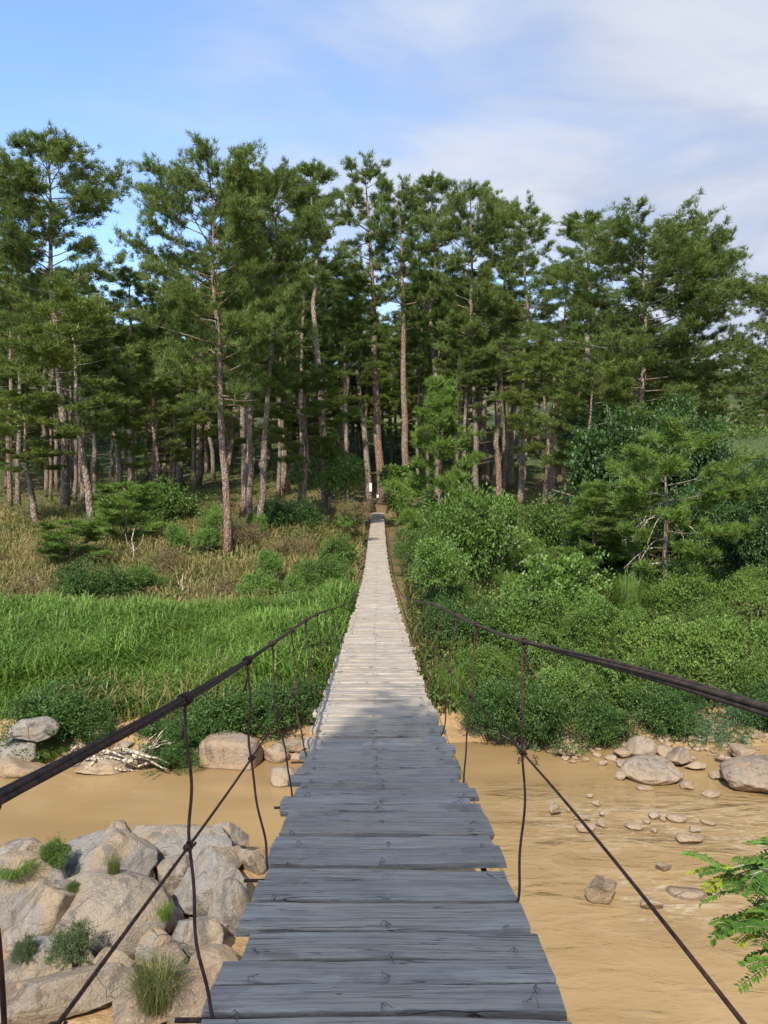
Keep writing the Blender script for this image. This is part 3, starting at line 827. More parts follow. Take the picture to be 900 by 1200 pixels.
# ------------------------------------------------------------------ shrubs
def bush(seed, kind, rx=1.5, ry=1.5, rz=1.2, nl=9000, L=.15, W=.09, mat='leaf_mid', lobes=9, droop=.2, clump=.22):
    rg = np.random.default_rng(seed)
    mb = MB(); st = MB()
    lc = norm(rg.normal(0, 1, (lobes, 3))); lc[:, 2] = np.abs(lc[:, 2]) * .9 - .05
    lc = lc * rg.uniform(.35, .92, (lobes, 1)); lr = rg.uniform(.2, .5, lobes)
    sc = np.array([rx, ry, rz])
    nc = nl // 26
    li = rg.integers(0, lobes, nc); dr = norm(rg.normal(0, 1, (nc, 3)) + np.array([0, 0, .35]))
    c = (lc[li] + dr * (lr[li] * rg.choice([1, 1, 1, 1, 1, 1.5], nc) * rg.uniform(.7, 1.15, nc))[:, None])
    keep = c[:, 2] > -.25
    c = c[keep]; dr = dr[keep]
    P0 = np.repeat(c * sc, 26, 0) + rg.normal(0, clump * .5, (len(c) * 26, 3)) * np.array([1, 1, .6])
    O0 = np.repeat(dr, 26, 0)
    tone = np.clip(np.repeat(rg.random(len(c)), 26) * .55 + rg.random(len(P0)) * .45, 0, 1)
    P0[:, 2] += rz * .35
    leaves(mb, P0, O0, L, W, rg, tone, droop, .75)
    for i in range(18):
        dv = norm(rg.normal(0, 1, 3) + np.array([0, 0, .7])); dv[2] = abs(dv[2])
        tip = dv * sc * rg.uniform(1.02, 1.35); tip[2] += rz * .3; b0 = tip * .35; tq = np.linspace(.35, 1, 46)
        pth = b0 + (tip - b0) * tq[:, None] + np.stack([0 * tq, 0 * tq, -.18 * tq ** 2], 1) + rg.normal(0, .035, (46, 3))
        leaves(mb, pth, np.repeat(dv[None], 46, 0), L * 1.15, W * 1.1, rg, np.clip(rg.random(46) * .5 + .4, 0, 1), droop, 1.0)
        st.tube(np.stack([b0, (b0 + tip) / 2, tip - np.array([0, 0, .15])]), [.014, .01, .004], 4)
    for i in range(lobes):
        e = lc[i] * sc + np.array([0, 0, rz * .35]); b = np.array([rg.normal(0, .12) * rx, rg.normal(0, .12) * ry, -.15])
        m = (b + e) / 2 + rg.normal(0, .08, 3)
        st.tube(np.stack([b, m, e]), [.035, .024, .01], 5)
    return st, mb

def frond_bush(seed, rx, ry, rz, nf, fl, mat, lw=(.1, .03)):
    """arching pinnate fronds"""
    rg = np.random.default_rng(seed); mb = MB(); st = MB(); PP = []; OO = []
    for f in range(nf):
        d = norm(rg.normal(0, 1, 3) + np.array([0, 0, .5])); d[2] = abs(d[2])
        b = d * np.array([rx, ry, rz]) * rg.uniform(.35, .85)
        a = math.atan2(d[1], d[0]) + rg.normal(0, .5); L = fl * rg.uniform(.7, 1.2)
        t = np.linspace(0, 1, 12)
        e = rg.uniform(.1, .7)
        path = b + np.stack([np.cos(a) * t * L, np.sin(a) * t * L, L * (e * t - .75 * t * t)], 1)
        sd = np.array([-math.sin(a), math.cos(a), 0])
        fw = norm(np.gradient(path, axis=0))
        for sgn in (-1, 1):
            PP.append(path); OO.append(fw * .55 + sgn * sd * np.sin(t * math.pi * .85 + .35)[:, None] * 1.0 + np.array([0, 0, -.1]))
    PP = np.concatenate(PP); OO = np.concatenate(OO)
    leaves(mb, PP, OO * 2, lw[0], lw[1], rg, None, 0, .18)
    for i in range(8):
        e = norm(rg.normal(0, 1, 3) + np.array([0, 0, .6])) * np.array([rx, ry, rz]) * .7; e[2] = abs(e[2])
        st.tube(np.stack([np.array([0, 0, -.15]), e * .5 + rg.normal(0, .06, 3), e]), [.03, .02, .008], 5)
    return st, mb

def grass_clump(seed, n, h, rad, w=.022, bend=.9):
    rg = np.random.default_rng(seed); mb = MB()
    a = rg.uniform(0, 6.283, n); r = rad * np.sqrt(rg.random(n)) * .6
    pos = np.stack([np.cos(a) * r, np.sin(a) * r, np.full(n, -.05)], 1)
    blades(mb, pos, h * rg.uniform(.55, 1.1, n), w, rg, bend, None, a + rg.normal(0, .5, n))
    return mb

BP = {}
def pb(key, mats, gen):
    st, mb = gen
    BP[key] = (st.mesh('stem', M['twig'], True), mb.mesh('foliage', M[mats]))
pb('dark_a', 'leaf_dark', bush(31, '', lobes=12, L=0.08, W=0.045, nl=20000)); pb('dark_b', 'leaf_dark', bush(32, '', lobes=14, rz=1.0, L=0.085, W=0.05, nl=19000))
pb('mid_a', 'leaf_mid', bush(33, '', lobes=11, L=0.1, W=0.06, nl=17000)); pb('mid_b', 'leaf_mid', bush(34, '', lobes=13, L=0.085, W=0.05, nl=19000))
pb('bright_a', 'leaf_bright', bush(35, '', lobes=13, rz=1.35, L=0.125, W=0.085, nl=16000)); pb('bright_b', 'leaf_bright', bush(36, '', lobes=9, L=0.1, W=0.065, nl=16000))
pb('yellow_a', 'leaf_yellow', bush(37, '', lobes=12, rz=.9, L=0.085, W=0.045, nl=17000))
pb('vine_a', 'leaf_vine', bush(38, '', lobes=16, rz=1.5, droop=.5, L=0.075, W=0.07, nl=32000)); pb('vine_b', 'leaf_vine', bush(39, '', lobes=14, rz=1.3, droop=.5, L=0.07, W=0.065, nl=32000))
pb('frond_a', 'leaf_blue', frond_bush(40, 1.2, 1.2, .9, 260, .75, '')); pb('frond_b', 'leaf_mid', frond_bush(41, 1.2, 1.2, .9, 280, .8, '', (.12, .035)))
pb('grey_a', 'leaf_grey', bush(46, '', lobes=14, rz=1.0, L=.12, W=.05, nl=9000))
pb('dry_a', 'leaf_dry', bush(42, '', L=.1, W=.04, nl=5000, lobes=9, rz=.8))
BP['reed_a'] = (None, grass_clump(43, 900, 1.9, 1.2, .03, .8).mesh('foliage', M['grass']))
BP['tuft_dry'] = (None, grass_clump(44, 700, .9, .8, .012, .9).mesh('foliage', M['grass_olive']))
BP['tuft_green'] = (None, grass_clump(45, 700, .7, .9, .016, 1.0).mesh('foliage', M['grass']))

def place_bush(key, px, py, w, h, Y, label, group, name='bush', cat='bush'):
    """px, py centre of the bush in the photo, w and h its size there, Y its distance"""
    st, fo = BP[key]
    Yg = gpt(px, py + h / 2)[1]; Y = min(Y, Yg + .4 * w * Yg / F)
    X = (px - 450) / F * Y; zc = CZ + (580 - (py + h / 2)) * Y / F      # its bottom
    g = gz(X, Y); top = CZ + (580 - (py - h / 2)) * Y / F
    base = min(max(g, -.05), zc if zc > -.05 else 0) if zc < g + .6 else g
    H = max(top - base, .25); sx = (w * Y / F) / 2
    bb = [v[:] for v in ((min(c.co[i] for c in fo.vertices), max(c.co[i] for c in fo.vertices)) for i in range(3))] if key not in BBX else BBX[key]
    BBX[key] = bb
    e = empty(name, (X, Y, base))
    rr = random.Random(int(px * 3 + py * 5)); rz = rr.uniform(0, 6.28)
    s1 = sx / ((bb[0][1] - bb[0][0]) / 2) * (1.3 if not key.startswith(('reed', 'tuft')) else 1.1); sz = H / bb[2][1] * 1.12
    if sz > 1.45 * s1 and not key.startswith(('reed', 'tuft')):      # climbing growth sits higher, on what it covers
        e.location.z = top - 1.45 * s1 * bb[2][1]; sz = 1.45 * s1
    for nm, me in (('stem', st), ('foliage', fo)):
        if me is None: continue
        o = link(nm, me, e); o.scale = (s1, s1 * .95, sz); o.rotation_euler.z = rz
    tag(e, label, cat, group); return e
BBX = {}
GR = 'bushes on the right river bank'; GL = 'bushes on the left river bank'; GS = 'shrubs on the dry left slope'; GX = 'plants growing between the boulders'
BUSH = [
 # right bank, water's edge
 ('dark_a', 622, 848, 112, 92, 21.8, 'dense dark green bush overhanging the water right of the deck', GR),
 ('dark_b', 572, 842, 70, 80, 22.2, 'dark bush hugging the deck edge by the water', GR),
 ('dark_b', 703, 848, 92, 68, 22.8, 'dark low bush beside the first stones of the right bank', GR),
 ('dark_a', 770, 840, 100, 70, 23.6, 'shaded dark bush right behind the round orange boulder', GR),
 ('frond_a', 838, 848, 105, 58, 23.2, 'blue green feathery bush above the stones at right', GR),
 ('dark_b', 905, 838, 90, 70, 24.2, 'dark bush at the right picture edge above the stones', GR),
 ('reed_a', 532, 815, 80, 70, 24.5, 'clump of green reeds close beside the deck on its right', GR),
 ('reed_a', 585, 800, 80, 60, 25.5, 'green reed clump behind the hanging wire knot', GR),
 ('mid_b', 560, 790, 70, 90, 24.2, 'leafy bush among the reeds right of the deck', GR),
 # right bank, middle band
 ('frond_b', 690, 792, 130, 75, 25.2, 'light green feathery bush under the right handrail cable', GR),
 ('frond_b', 625, 760, 90, 75, 26.5, 'feathery bush right behind the first right cable knot', GR),
 ('yellow_a', 780, 770, 130, 85, 26.2, 'yellow green creeper mound on the right slope', GR),
 ('yellow_a', 850, 765, 120, 100, 26.8, 'pale creeper mound at the right beside the picture edge', GR),
 ('mid_b', 745, 800, 100, 70, 25.0, 'mid green bush below the yellow creeper mound', GR),
 ('mid_a', 820, 805, 110, 60, 24.8, 'leafy bush above the blue green feathery bush', GR),
 ('mid_b', 890, 800, 90, 80, 25.6, 'leafy bush where the right cable leaves the picture', GR),
 ('bright_a', 648, 690, 118, 105, 29.5, 'bright round broadleaf bush glowing in the sun on the right slope', GR),
 ('bright_b', 690, 725, 90, 70, 28.2, 'bright bush at the foot of the glowing round bush', GR),
 ('mid_a', 600, 730, 110, 90, 27.8, 'mid green bush left of the bright round bush', GR),
 ('mid_a', 562, 632, 128, 145, 35, 'tallest leafy bush a little right of the far deck', GR),
 ('bright_b', 585, 610, 90, 80, 38, 'leafy yellow green bush behind the tallest leafy bush', GR),
 ('bright_b', 508, 685, 84, 125, 31, 'tall leafy bush against the right edge of the deck', GR),
 ('dark_b', 540, 735, 90, 90, 28, 'dark bush below the tall leafy bush by the deck', GR),
 ('mid_b', 492, 645, 50, 70, 44, 'small bush against the narrow far end of the deck', GR),
 ('dark_a', 520, 600, 70, 60, 50, 'low bush under the bright young pine', GR),
 ('yellow_a', 755, 715, 110, 55, 29, 'yellow green scrub at the foot of the tiered pine', GR),
 ('yellow_a', 830, 712, 100, 60, 30, 'grassy scrub right of the tiered pine', GR),
 ('vine_a', 722, 548, 140, 150, 42, 'dark vine covered mound below the umbrella pine', GR),
 ('vine_b', 775, 500, 100, 90, 46, 'upper vine mass climbing beneath the umbrella pine', GR),
 ('vine_a', 820, 610, 110, 120, 37, 'dark vine thicket behind the tiered pine', GR),
 ('vine_b', 880, 650, 100, 130, 33, 'dark leafy thicket at the right picture edge', GR),
 ('vine_a', 700, 640, 90, 90, 36, 'dark thicket behind the bushy young pine', GR),
 ('vine_b', 800, 545, 130, 140, 41, 'shaggy vine draped tree right of the dark vine mound', GR),
 ('vine_b', 745, 620, 90, 110, 38, 'dark vine curtain behind the trunk of the tiered pine', GR),
 ('vine_a', 870, 600, 90, 110, 39, 'tall dark vine tower between the tiered pine and the right edge', GR),
 ('vine_a', 690, 520, 70, 110, 47, 'narrow vine column on the left flank of the big vine mound', GR),
 ('vine_b', 905, 575, 60, 90, 40, 'dark thicket top against the pale hillside', GR),
 ('mid_a', 650, 615, 90, 60, 40, 'mid green shrub below the pale trunks right of centre', GR),
 ('yellow_a', 612, 655, 60, 70, 34, 'thin yellow green shrub between two leafy bushes', GR),
 # left bank near the water
 ('dark_a', 60, 838, 130, 62, 21.6, 'dark bush above the grey boulders at the left edge', GL),
 ('dark_b', 115, 848, 70, 50, 21.4, 'dark bush right of the grey boulders on the left bank', GL),
 ('dark_b', 210, 868, 110, 66, 21.2, 'dark green bush beside the driftwood tangle', GL),
 ('dark_a', 195, 893, 65, 36, 20.3, 'small dark bush drooping into the water right of the driftwood', GL),
 ('dark_a', 280, 838, 130, 66, 21.8, 'wide dark bush behind the square tan boulder', GL),
 ('dark_b', 345, 825, 80, 80, 22.6, 'dark bush against the left edge of the deck', GL),
 ('mid_b', 372, 770, 60, 80, 26, 'mid green bush beside the deck above the dark bush', GL),
 ('tuft_green', 45, 888, 90, 30, 20.4, 'low grassy clump in front of the left boulders', GL),
 # dry slope left
 ('bright_b', 312, 660, 42, 40, 37, 'bright green shrub alone on the dry slope', GS),
 ('bright_b', 345, 690, 50, 45, 35, 'bright low shrub at the foot of the dry slope', GS),
 ('mid_b', 372, 675, 60, 60, 36, 'mid green shrub halfway along the slope left of the deck', GS),
 ('mid_a', 400, 650, 50, 60, 42, 'shrub close to the left edge of the far deck', GS),
 ('bright_b', 413, 612, 42, 55, 58, 'yellow green shrub right beside the bridge end', GS),
 ('dark_b', 105, 680, 80, 50, 35.5, 'dark low shrub above the tall grass on the left', GS),
 ('dark_b', 335, 600, 70, 55, 55, 'dark shrub in the shade beneath the forest edge', GS),
 ('mid_a', 200, 592, 80, 60, 54, 'shrub at the forest edge left of the reddish trunks', GS),
 ('yellow_a', 140, 600, 70, 50, 52, 'yellow green shrub under the olive pines', GS),
 ('bright_b', 245, 635, 34, 40, 44, 'small bright shrub touching the nearest reddish trunk', GS),
 ('mid_b', 160, 680, 60, 40, 37, 'ragged green shrub on the middle of the dry slope', GS),
 ('dry_a', 255, 690, 70, 40, 36, 'brown dry shrub near the foot of the dry slope', GS),
 ('dry_a', 40, 690, 80, 45, 35.5, 'brown dry shrub at the left edge above the grass', GS),
 ('dry_a', 340, 640, 60, 40, 44, 'reddish dry shrub under the leaning pine', GS),
 ('dry_a', 190, 655, 60, 40, 41, 'brown dry shrub between green shrubs on the slope', GS),
 ('yellow_a', 390, 700, 45, 50, 33, 'yellow green shrub by the deck above the grass', GS),
]
rx_ = random.Random(21)
for i in range(46):
    px = rx_.uniform(500, 905); py = rx_.uniform(690, 835) if i < 32 else rx_.uniform(600, 690)
    w = rx_.uniform(42, 90); k = rx_.choice(['mid_a', 'mid_b', 'bright_b', 'yellow_a', 'frond_b', 'dark_b', 'reed_a', 'yellow_a'])
    BUSH.append((k, px, py, w, w * rx_.uniform(.6, 1.1), 40, 'green scrub tangled among the other growth of the right bank slope', 'tangled scrub of the right bank slope'))
for i in range(16):
    px = rx_.uniform(-10, 420); py = rx_.uniform(600, 700); w = rx_.uniform(30, 60)
    BUSH.append((rx_.choice(['mid_b', 'yellow_a', 'dry_a', 'tuft_dry', 'bright_b']), px, py, w, w * rx_.uniform(.6, 1.0), 48, 'ragged low growth on the dry slope under the pines', 'ragged growth on the dry left slope'))
for k, px, py, w, h, Y, lb, g in BUSH:
    place_bush(k, px, py, w, h, Y, lb, g, 'reed_clump' if k.startswith('reed') else 'grass_clump' if k.startswith('tuft') else 'bush', 'reeds' if k.startswith('reed') else 'grass clump' if k.startswith('tuft') else 'bush')

# small broadleaf tree at the forest edge
def broadleaf_tree(name, px, Y, ytop, ybase, wpx, mats, seed, label):
    X = (px - 450) / F * Y; z = gz(X, Y); top = CZ + (580 - ytop) * Y / F; H = top - z; w = wpx * Y / F / 2
    e = empty(name, (X, Y, z)); rgn = np.random.default_rng(seed)
    tm = MB(); fm = MB()
    tm.tube(np.array([[0, 0, -.3], [.1, 0, H * .3], [-.1, .1, H * .6]]), [.13, .1, .06], 7)
    for i in range(12):
        a = i * 2.4; zz = rgn.uniform(.32, .9) * H; r = w * rgn.uniform(.45, .85) * math.sin(min(zz / H, 1) * math.pi * .8 + .3)
        c = np.array([math.cos(a) * r, math.sin(a) * r, zz])
        b0 = np.array([0, 0, zz * .6]); tm.tube(np.stack([b0, (b0 + c) / 2 + rgn.normal(0, .1, 3), c]), [.05, .03, .012], 5)
        n = 420; d = norm(rgn.normal(0, 1, (n, 3)) + np.array([0, 0, .4]))
        leaves(fm, c + d * np.array([w * .38, w * .38, H * .11]) * rgn.uniform(.5, 1.1, (n, 1)), d, .26, .13, rgn, None, .3)
    tm.build('trunk', M['twig'], e, True); fm.build('crown', M[mats], e)
    tag(e, label, 'tree'); return e
broadleaf_tree('broadleaf_tree', 385, 60, 515, 610, 82, 'leaf_bright', 71, 'small round broadleaf tree left of the bridge end')
broadleaf_tree('broadleaf_tree', 465, 66, 545, 600, 50, 'leaf_mid', 72, 'small leafy tree just right of the bridge end')

# pale bare saplings
for px, py, Y, hp, lb in ((155, 622, 43, 42, 'pale thin bare sapling on the left slope under the pines'), (213, 705, 36, 30, 'white forked bare sapling at the top of the tall grass'), (160, 615, 60, 60, 'thin pale stem at the forest edge behind the left shrubs'), (427, 590, 72, 20, 'short pale pole left of the bridge end')):
    X = (px - 450) / F * Y; z = gz(X, Y); H = hp * Y / F
    r_ = np.random.default_rng(px); mb = MB()
    pth = np.array([[0, 0, -.2], [.04 * H, 0, H * .35], [-.02 * H, 0, H * .7], [.05 * H, 0, H]])
    mb.tube(pth, [.05, .045, .035, .02], 6)
    if hp > 25:
        for s_ in (-1, 1): mb.tube(np.array([pth[1], pth[1] + [s_ * .2 * H, .1, .25 * H], pth[1] + [s_ * .26 * H, .1, .5 * H]]), [.025, .018, .008], 5)
    o = mb.build('bare_sapling' if hp > 25 else 'wooden_pole', M['pale'], smooth=True); o.location = (X, Y, z)
    tag(o, lb, 'sapling' if hp > 25 else 'pole')

# ------------------------------------------------------------------ grasses (stuff)
rg = np.random.default_rng(77)
def scatter(n, x0, x1, y0, y1, cond=None):
    X = rg.uniform(x0, x1, n); Y = rg.uniform(y0, y1, n)
    k = np.abs(X) < (Y * .56 + 2.5)
    if cond is not None: k &= cond(X, Y)
    X = X[k]; Y = Y[k]
    return np.stack([X, Y, ground(X, Y) - .04], 1)
p = scatter(80000, -24, -.9, 22.0, 31.5, lambda X, Y: (X < -1.4 - (Y - 24) * .02))
hh = rg.uniform(.6, 1.45, len(p)) * (1 + .5 * fbm(p * .7, 3, 8)) * (.5 + .5 * sstep(22, 25, p[:, 1]))
mb = MB(); cl = fbm(p * np.array([1, 1, 0]) * .5, 3, 15)
blades(mb, p, hh, .04, rg, .8, np.clip(rg.random(len(p)) * .6 + .15 + cl * .8, 0, .99) * np.where(rg.random(len(p)) < .035, 1, .93) + np.where(rg.random(len(p)) < .02, .05, 0))
q = scatter(26000, -24, -1.6, 23.2, 31.5, lambda X, Y: fbm(np.stack([X, Y, X * 0], 1) * .55, 3, 91) > .02)
blades(mb, q, rg.uniform(1.2, 1.9, len(q)), .05, rg, .75, np.clip(rg.random(len(q)) * .5 + .35, 0, 1) * np.where(rg.random(len(q)) < .93, .9, 1.2))
q = scatter(5000, -24, -1.4, 21.6, 26, lambda X, Y: fbm(np.stack([X, Y, X * 0], 1) * .4, 3, 71) > .1)
blades(mb, q, rg.uniform(.6, 1.3, len(q)), .035, rg, 1.0, np.full(len(q), .99))
tag(mb.build('tall_grass', M['grass']), 'stand of tall bright green grass on the left bank', 'grass', kind='stuff')

def slope(X, Y): return (Y < 64) & (X < -.9 - .01 * Y)
p = scatter(80000, -38, -1, 30.8, 64, slope)
mb = MB(); blades(mb, p, rg.uniform(.25, .95, len(p)) * (1 + .5 * fbm(p * .4, 2, 8)), .045, rg, .9)
tag(mb.build('dry_grass', M['grass_dry']), 'brown dry grass covering the left slope below the pines', 'grass', kind='stuff')
p = scatter(60000, .9, 32, 23, 56, lambda X, Y: X > .9)
mb = MB(); blades(mb, p, rg.uniform(.3, 1.1, len(p)), .04, rg, .9)
tag(mb.build('bank_grass', M['grass_olive']), 'rough green and straw grass between the right bank bushes', 'grass', kind='stuff')

# low leafy undergrowth
p = scatter(15000, -80, 80, 46, 165, lambda X, Y: (np.abs(X + .6) > 1.6) | (Y > 78))
p2 = scatter(2600, -26, -1.6, 34, 60, lambda X, Y: fbm(np.stack([X, Y, X * 0], 1) * .25, 2, 44) > .05)
p3 = scatter(3600, 1.4, 26, 23, 46)
mb = MB()
for q, hgt, nn in ((p, 1.0, 14), (p2, .55, 22), (p3, .9, 34)):
    c = np.repeat(q, nn, 0); d = norm(rg.normal(0, 1, c.shape) * np.array([1, 1, .7]) + np.array([0, 0, .5]))
    far = (c[:, 1:2] > 65) * 1.0
    pos = c + d * np.array([.55, .55, hgt * .55]) * rg.uniform(.3, 1, (len(c), 1)) * (1 + far * .9) + np.array([0, 0, hgt * .35])
    leaves(mb, pos, d, .2, .11, rg, None, .2)
q = scatter(5200, -120, 130, 128, 250)
q[:, 2] = np.maximum(q[:, 2], hillz(q[:, :1], q[:, 1:2])[:, 0])
nn = 16; c = np.repeat(q, nn, 0); d = norm(rg.normal(0, 1, c.shape) * np.array([1, 1, .8]) + np.array([0, 0, .5]))
sz = np.repeat(rg.uniform(.6, 2.0, len(q)), nn)[:, None]
leaves(mb, c + d * sz * np.array([.9, .9, .9]) + np.array([0, 0, .3]), d, .75, .45, rg, None, .2)
tag(mb.build('undergrowth', M['under']), 'low leafy undergrowth of the forest floor and banks', 'undergrowth', kind='stuff')

# ------------------------------------------------------------------ rocks
def ico(sub):
    bm = bmesh.new(); bmesh.ops.create_icosphere(bm, subdivisions=sub, radius=1)
    V = np.array([v.co[:] for v in bm.verts]); Fc = np.array([[v.index for v in f.verts] for f in bm.faces]); bm.free(); return V, Fc
ICO = {s: ico(s) for s in (3, 4, 5)}
def rock_mesh(seed, dims, facets=9, cut=(.62, .92), rough=.07, sub=4, mat='rock', box=0., peak=None):
    rgk = np.random.default_rng(seed); V, Fc = ICO[sub]; v = V.copy()
    if box: v = np.sign(v) * np.abs(v) ** (1 - .8 * box); v = v / np.abs(v).max()
    for k in range(facets):
        n = norm(rgk.normal(0, 1, 3)); d = rgk.uniform(*cut)
        e = v @ n - d; v = v - n * np.maximum(e, 0)[:, None] * .94
    if peak is not None:
        v[:, 0] += peak * np.maximum(v[:, 2], 0)
    nrm = norm(v)
    f = fbm(v * 1.5 + seed * 3.1, 4, seed)
    rd = 1 - np.abs(fbm(v * 2.6 + seed, 3, seed + 5)) * 2
    v = v + nrm * (f * rough * 1.5 + np.clip(rd - .55, 0, 1) * -rough * 1.1 + fbm(v * 6, 3, seed + 2) * rough * .35)[:, None]
    v = v * np.asarray(dims)
    mb = MB(); mb.add(v, Fc)
    return mb.mesh('boulder', M[mat], True)

def place_rock(px, py, w, h, label, group, mat='rock', seed=1, z0=None, depth=.85, facets=17, cut=(.44, .82), rough=.065, box=0., rz=None, peak=None, name='boulder', sink=.3, tilt=0., cat='boulder', _kw=()):
    """px, py, w, h: middle and size in the photo; it sits on the ground or stands in the water (z0)"""
    yb = py + h / 2
    g = gpt(px, yb) if z0 is None else None
    d = (g[1] if g is not None else (CZ - z0) * F / (yb - 580))
    base = max(gz((px - 450) / F * d, d), 0) if z0 is None else z0
    W = w * d / F; Hv = h * d / F
    sl = (CZ - base) / math.hypot(CZ - base, d)                      # sine of the viewing angle
    D = W * depth
    Hz = max((Hv - .55 * D * sl), .28 * W)
    if group == GB: W *= 1.07; Hz *= 1.08
    if group == GK and 'facets' not in _kw: facets = 12; cut = (.36, .8); rough = .07
    me = rock_mesh(seed, (W / 2 * 1.1, D / 2 * 1.1, (Hz * (1 + sink)) / 2 * 1.12), facets, cut, rough, 5 if w > 60 else 4 if w > 16 else 3, mat, box, peak)
    o = link(name, me)
    o.location = ((px - 450) / F * (d + D * .42), d + D * .42, base + Hz / 2 * (1 - sink))
    o.rotation_euler = (0, tilt, rz if rz is not None else random.Random(seed).uniform(-.5, .5))
    tag(o, label, cat, group)
    return o
GB = 'boulders below the bridge on the left'; GK = 'stones in and beside the river on the right'; GF = 'rocks along the far left water line'
LEFT = [
 # px, py, w, h, kwargs, label
 (22, 1000, 62, 44, dict(seed=201, box=.2), 'pale rounded boulder at the left edge nearest the far channel'),
 (10, 1050, 112, 92, dict(seed=202, facets=4, rough=.045), 'large smooth grey boulder at the left picture edge'),
 (112, 1015, 126, 96, dict(seed=203, facets=12, cut=(.5, .85), peak=.15, box=.2), 'big angular boulder with a peak beside the green bush'),
 (58, 1082, 104, 108, dict(seed=204, facets=7, cut=(.45, .8), rz=.5, peak=.4), 'dark ridged slab leaning beside the large smooth boulder'),
 (151, 1026, 48, 54, dict(seed=205, facets=5, rough=.05), 'round boulder wedged in the middle of the rock heap'),
 (202, 1000, 128, 70, dict(seed=206, facets=11, box=.1), 'broad pitted boulder at the top of the heap by the channel'),
 (268, 984, 44, 46, dict(seed=207, facets=12, cut=(.4, .8), peak=-.3), 'pointed grey stone at the water beside the deck'),
 (118, 1088, 150, 104, dict(seed=208, facets=5, cut=(.6, .95), rough=.04, rz=-.1), 'largest smooth boulder in the centre of the heap'),
 (240, 1048, 100, 84, dict(seed=209, facets=12, rough=.1), 'rough cracked boulder close to the deck'),
 (266, 1070, 44, 62, dict(seed=210, facets=3, rough=.03, rz=.3), 'smooth pale grey boulder against the deck edge'),
 (222, 1104, 74, 54, dict(seed=211, facets=8, cut=(.45, .8)), 'brown wedge boulder beneath the rough cracked boulder'),
 (194, 1088, 34, 34, dict(seed=212, facets=9), 'small split stone left of the brown wedge boulder'),
 (44, 1148, 70, 70, dict(seed=213, box=.75, facets=5, cut=(.75, .95), rz=.1), 'squarish lichen spotted boulder at lower left'),
 (92, 1142, 44, 66, dict(seed=214, box=.3, facets=7), 'lichen covered upright boulder right of the squarish one'),
 (130, 1150, 56, 64, dict(seed=215, facets=9, cut=(.5, .85), rz=.4), 'grey wedge stone right of the upright lichen boulder'),
 (62, 1194, 170, 34, dict(seed=216, facets=8, mat='rock_tan', depth=.5), 'long flat slab along the bottom left'),
 (216, 1178, 84, 60, dict(seed=217, facets=10, mat='rock_orange', box=.3), 'orange rock at the bottom beside the nearest plank'),
 (165, 1188, 80, 50, dict(seed=218, facets=9, mat='rock_orange'), 'sandy orange rock beneath the dry grass tuft'),
 (15, 1110, 40, 40, dict(seed=219, facets=8), 'small dark rock between the ridged slab and the squarish boulder'),
 (135, 985, 40, 40, dict(seed=220, facets=8, mat='rock_tan'), 'tan rock between the peaked boulder and the pitted boulder'),
 (210, 1035, 66, 44, dict(seed=221, facets=10, mat='rock_tan'), 'tan rock shelf below the pitted boulder'),
 (262, 1018, 70, 40, dict(seed=222, facets=10, mat='rock_tan'), 'flat sandy rock beside the deck above the rough boulder'),
 (170, 1062, 44, 36, dict(seed=223, facets=9, mat='rock_tan'), 'small tan stone below the round wedged boulder'),
 (250, 1135, 60, 40, dict(seed=224, facets=9, mat='rock_orange'), 'orange rock just left of the second nearest plank'),
 (98, 1105, 30, 26, dict(seed=225, facets=6), 'little rounded stone behind the grey green shrub'),
 (20, 1180, 50, 40, dict(seed=226, facets=9, box=.2), 'lichen rock at the bottom left corner'),
]
LEFT += [
 (165, 985, 50, 34, dict(seed=261, facets=10, cut=(.45, .8)), 'angular stone between the peaked and the pitted boulders at the channel'),
 (292, 1012, 40, 34, dict(seed=262, facets=11, cut=(.45, .8), mat='rock_tan'), 'tan stone touching the deck edge below the pointed stone'),
 (178, 1110, 44, 40, dict(seed=263, facets=10, cut=(.45, .8)), 'grey stone right of the largest smooth boulder'),
 (60, 1120, 40, 30, dict(seed=264, facets=9), 'low grey stone behind the squarish boulder'),
 (105, 1176, 54, 34, dict(seed=265, facets=10, cut=(.45, .8), mat='rock_tan'), 'tan stone under the upright lichen boulder'),
 (20, 1140, 34, 44, dict(seed=266, facets=8), 'narrow stone left of the squarish boulder'),
 (200, 1128, 44, 30, dict(seed=267, facets=10, mat='rock_tan', cut=(.45, .8)), 'tan slab between the wedge boulder and the dry tuft'),
 (60, 1030, 40, 30, dict(seed=268, facets=9), 'grey stone under the green bush on the rocks'),
 (135, 1050, 40, 24, dict(seed=269, facets=9, mat='rock_tan'), 'thin tan ledge above the largest boulder'),
 (250, 1096, 50, 34, dict(seed=270, facets=10, cut=(.45, .8)), 'grey flat stone under the deck edge'),
]
for px, py, w, h, kw, lb in LEFT: place_rock(px, py, w, h, lb, GB, **kw)
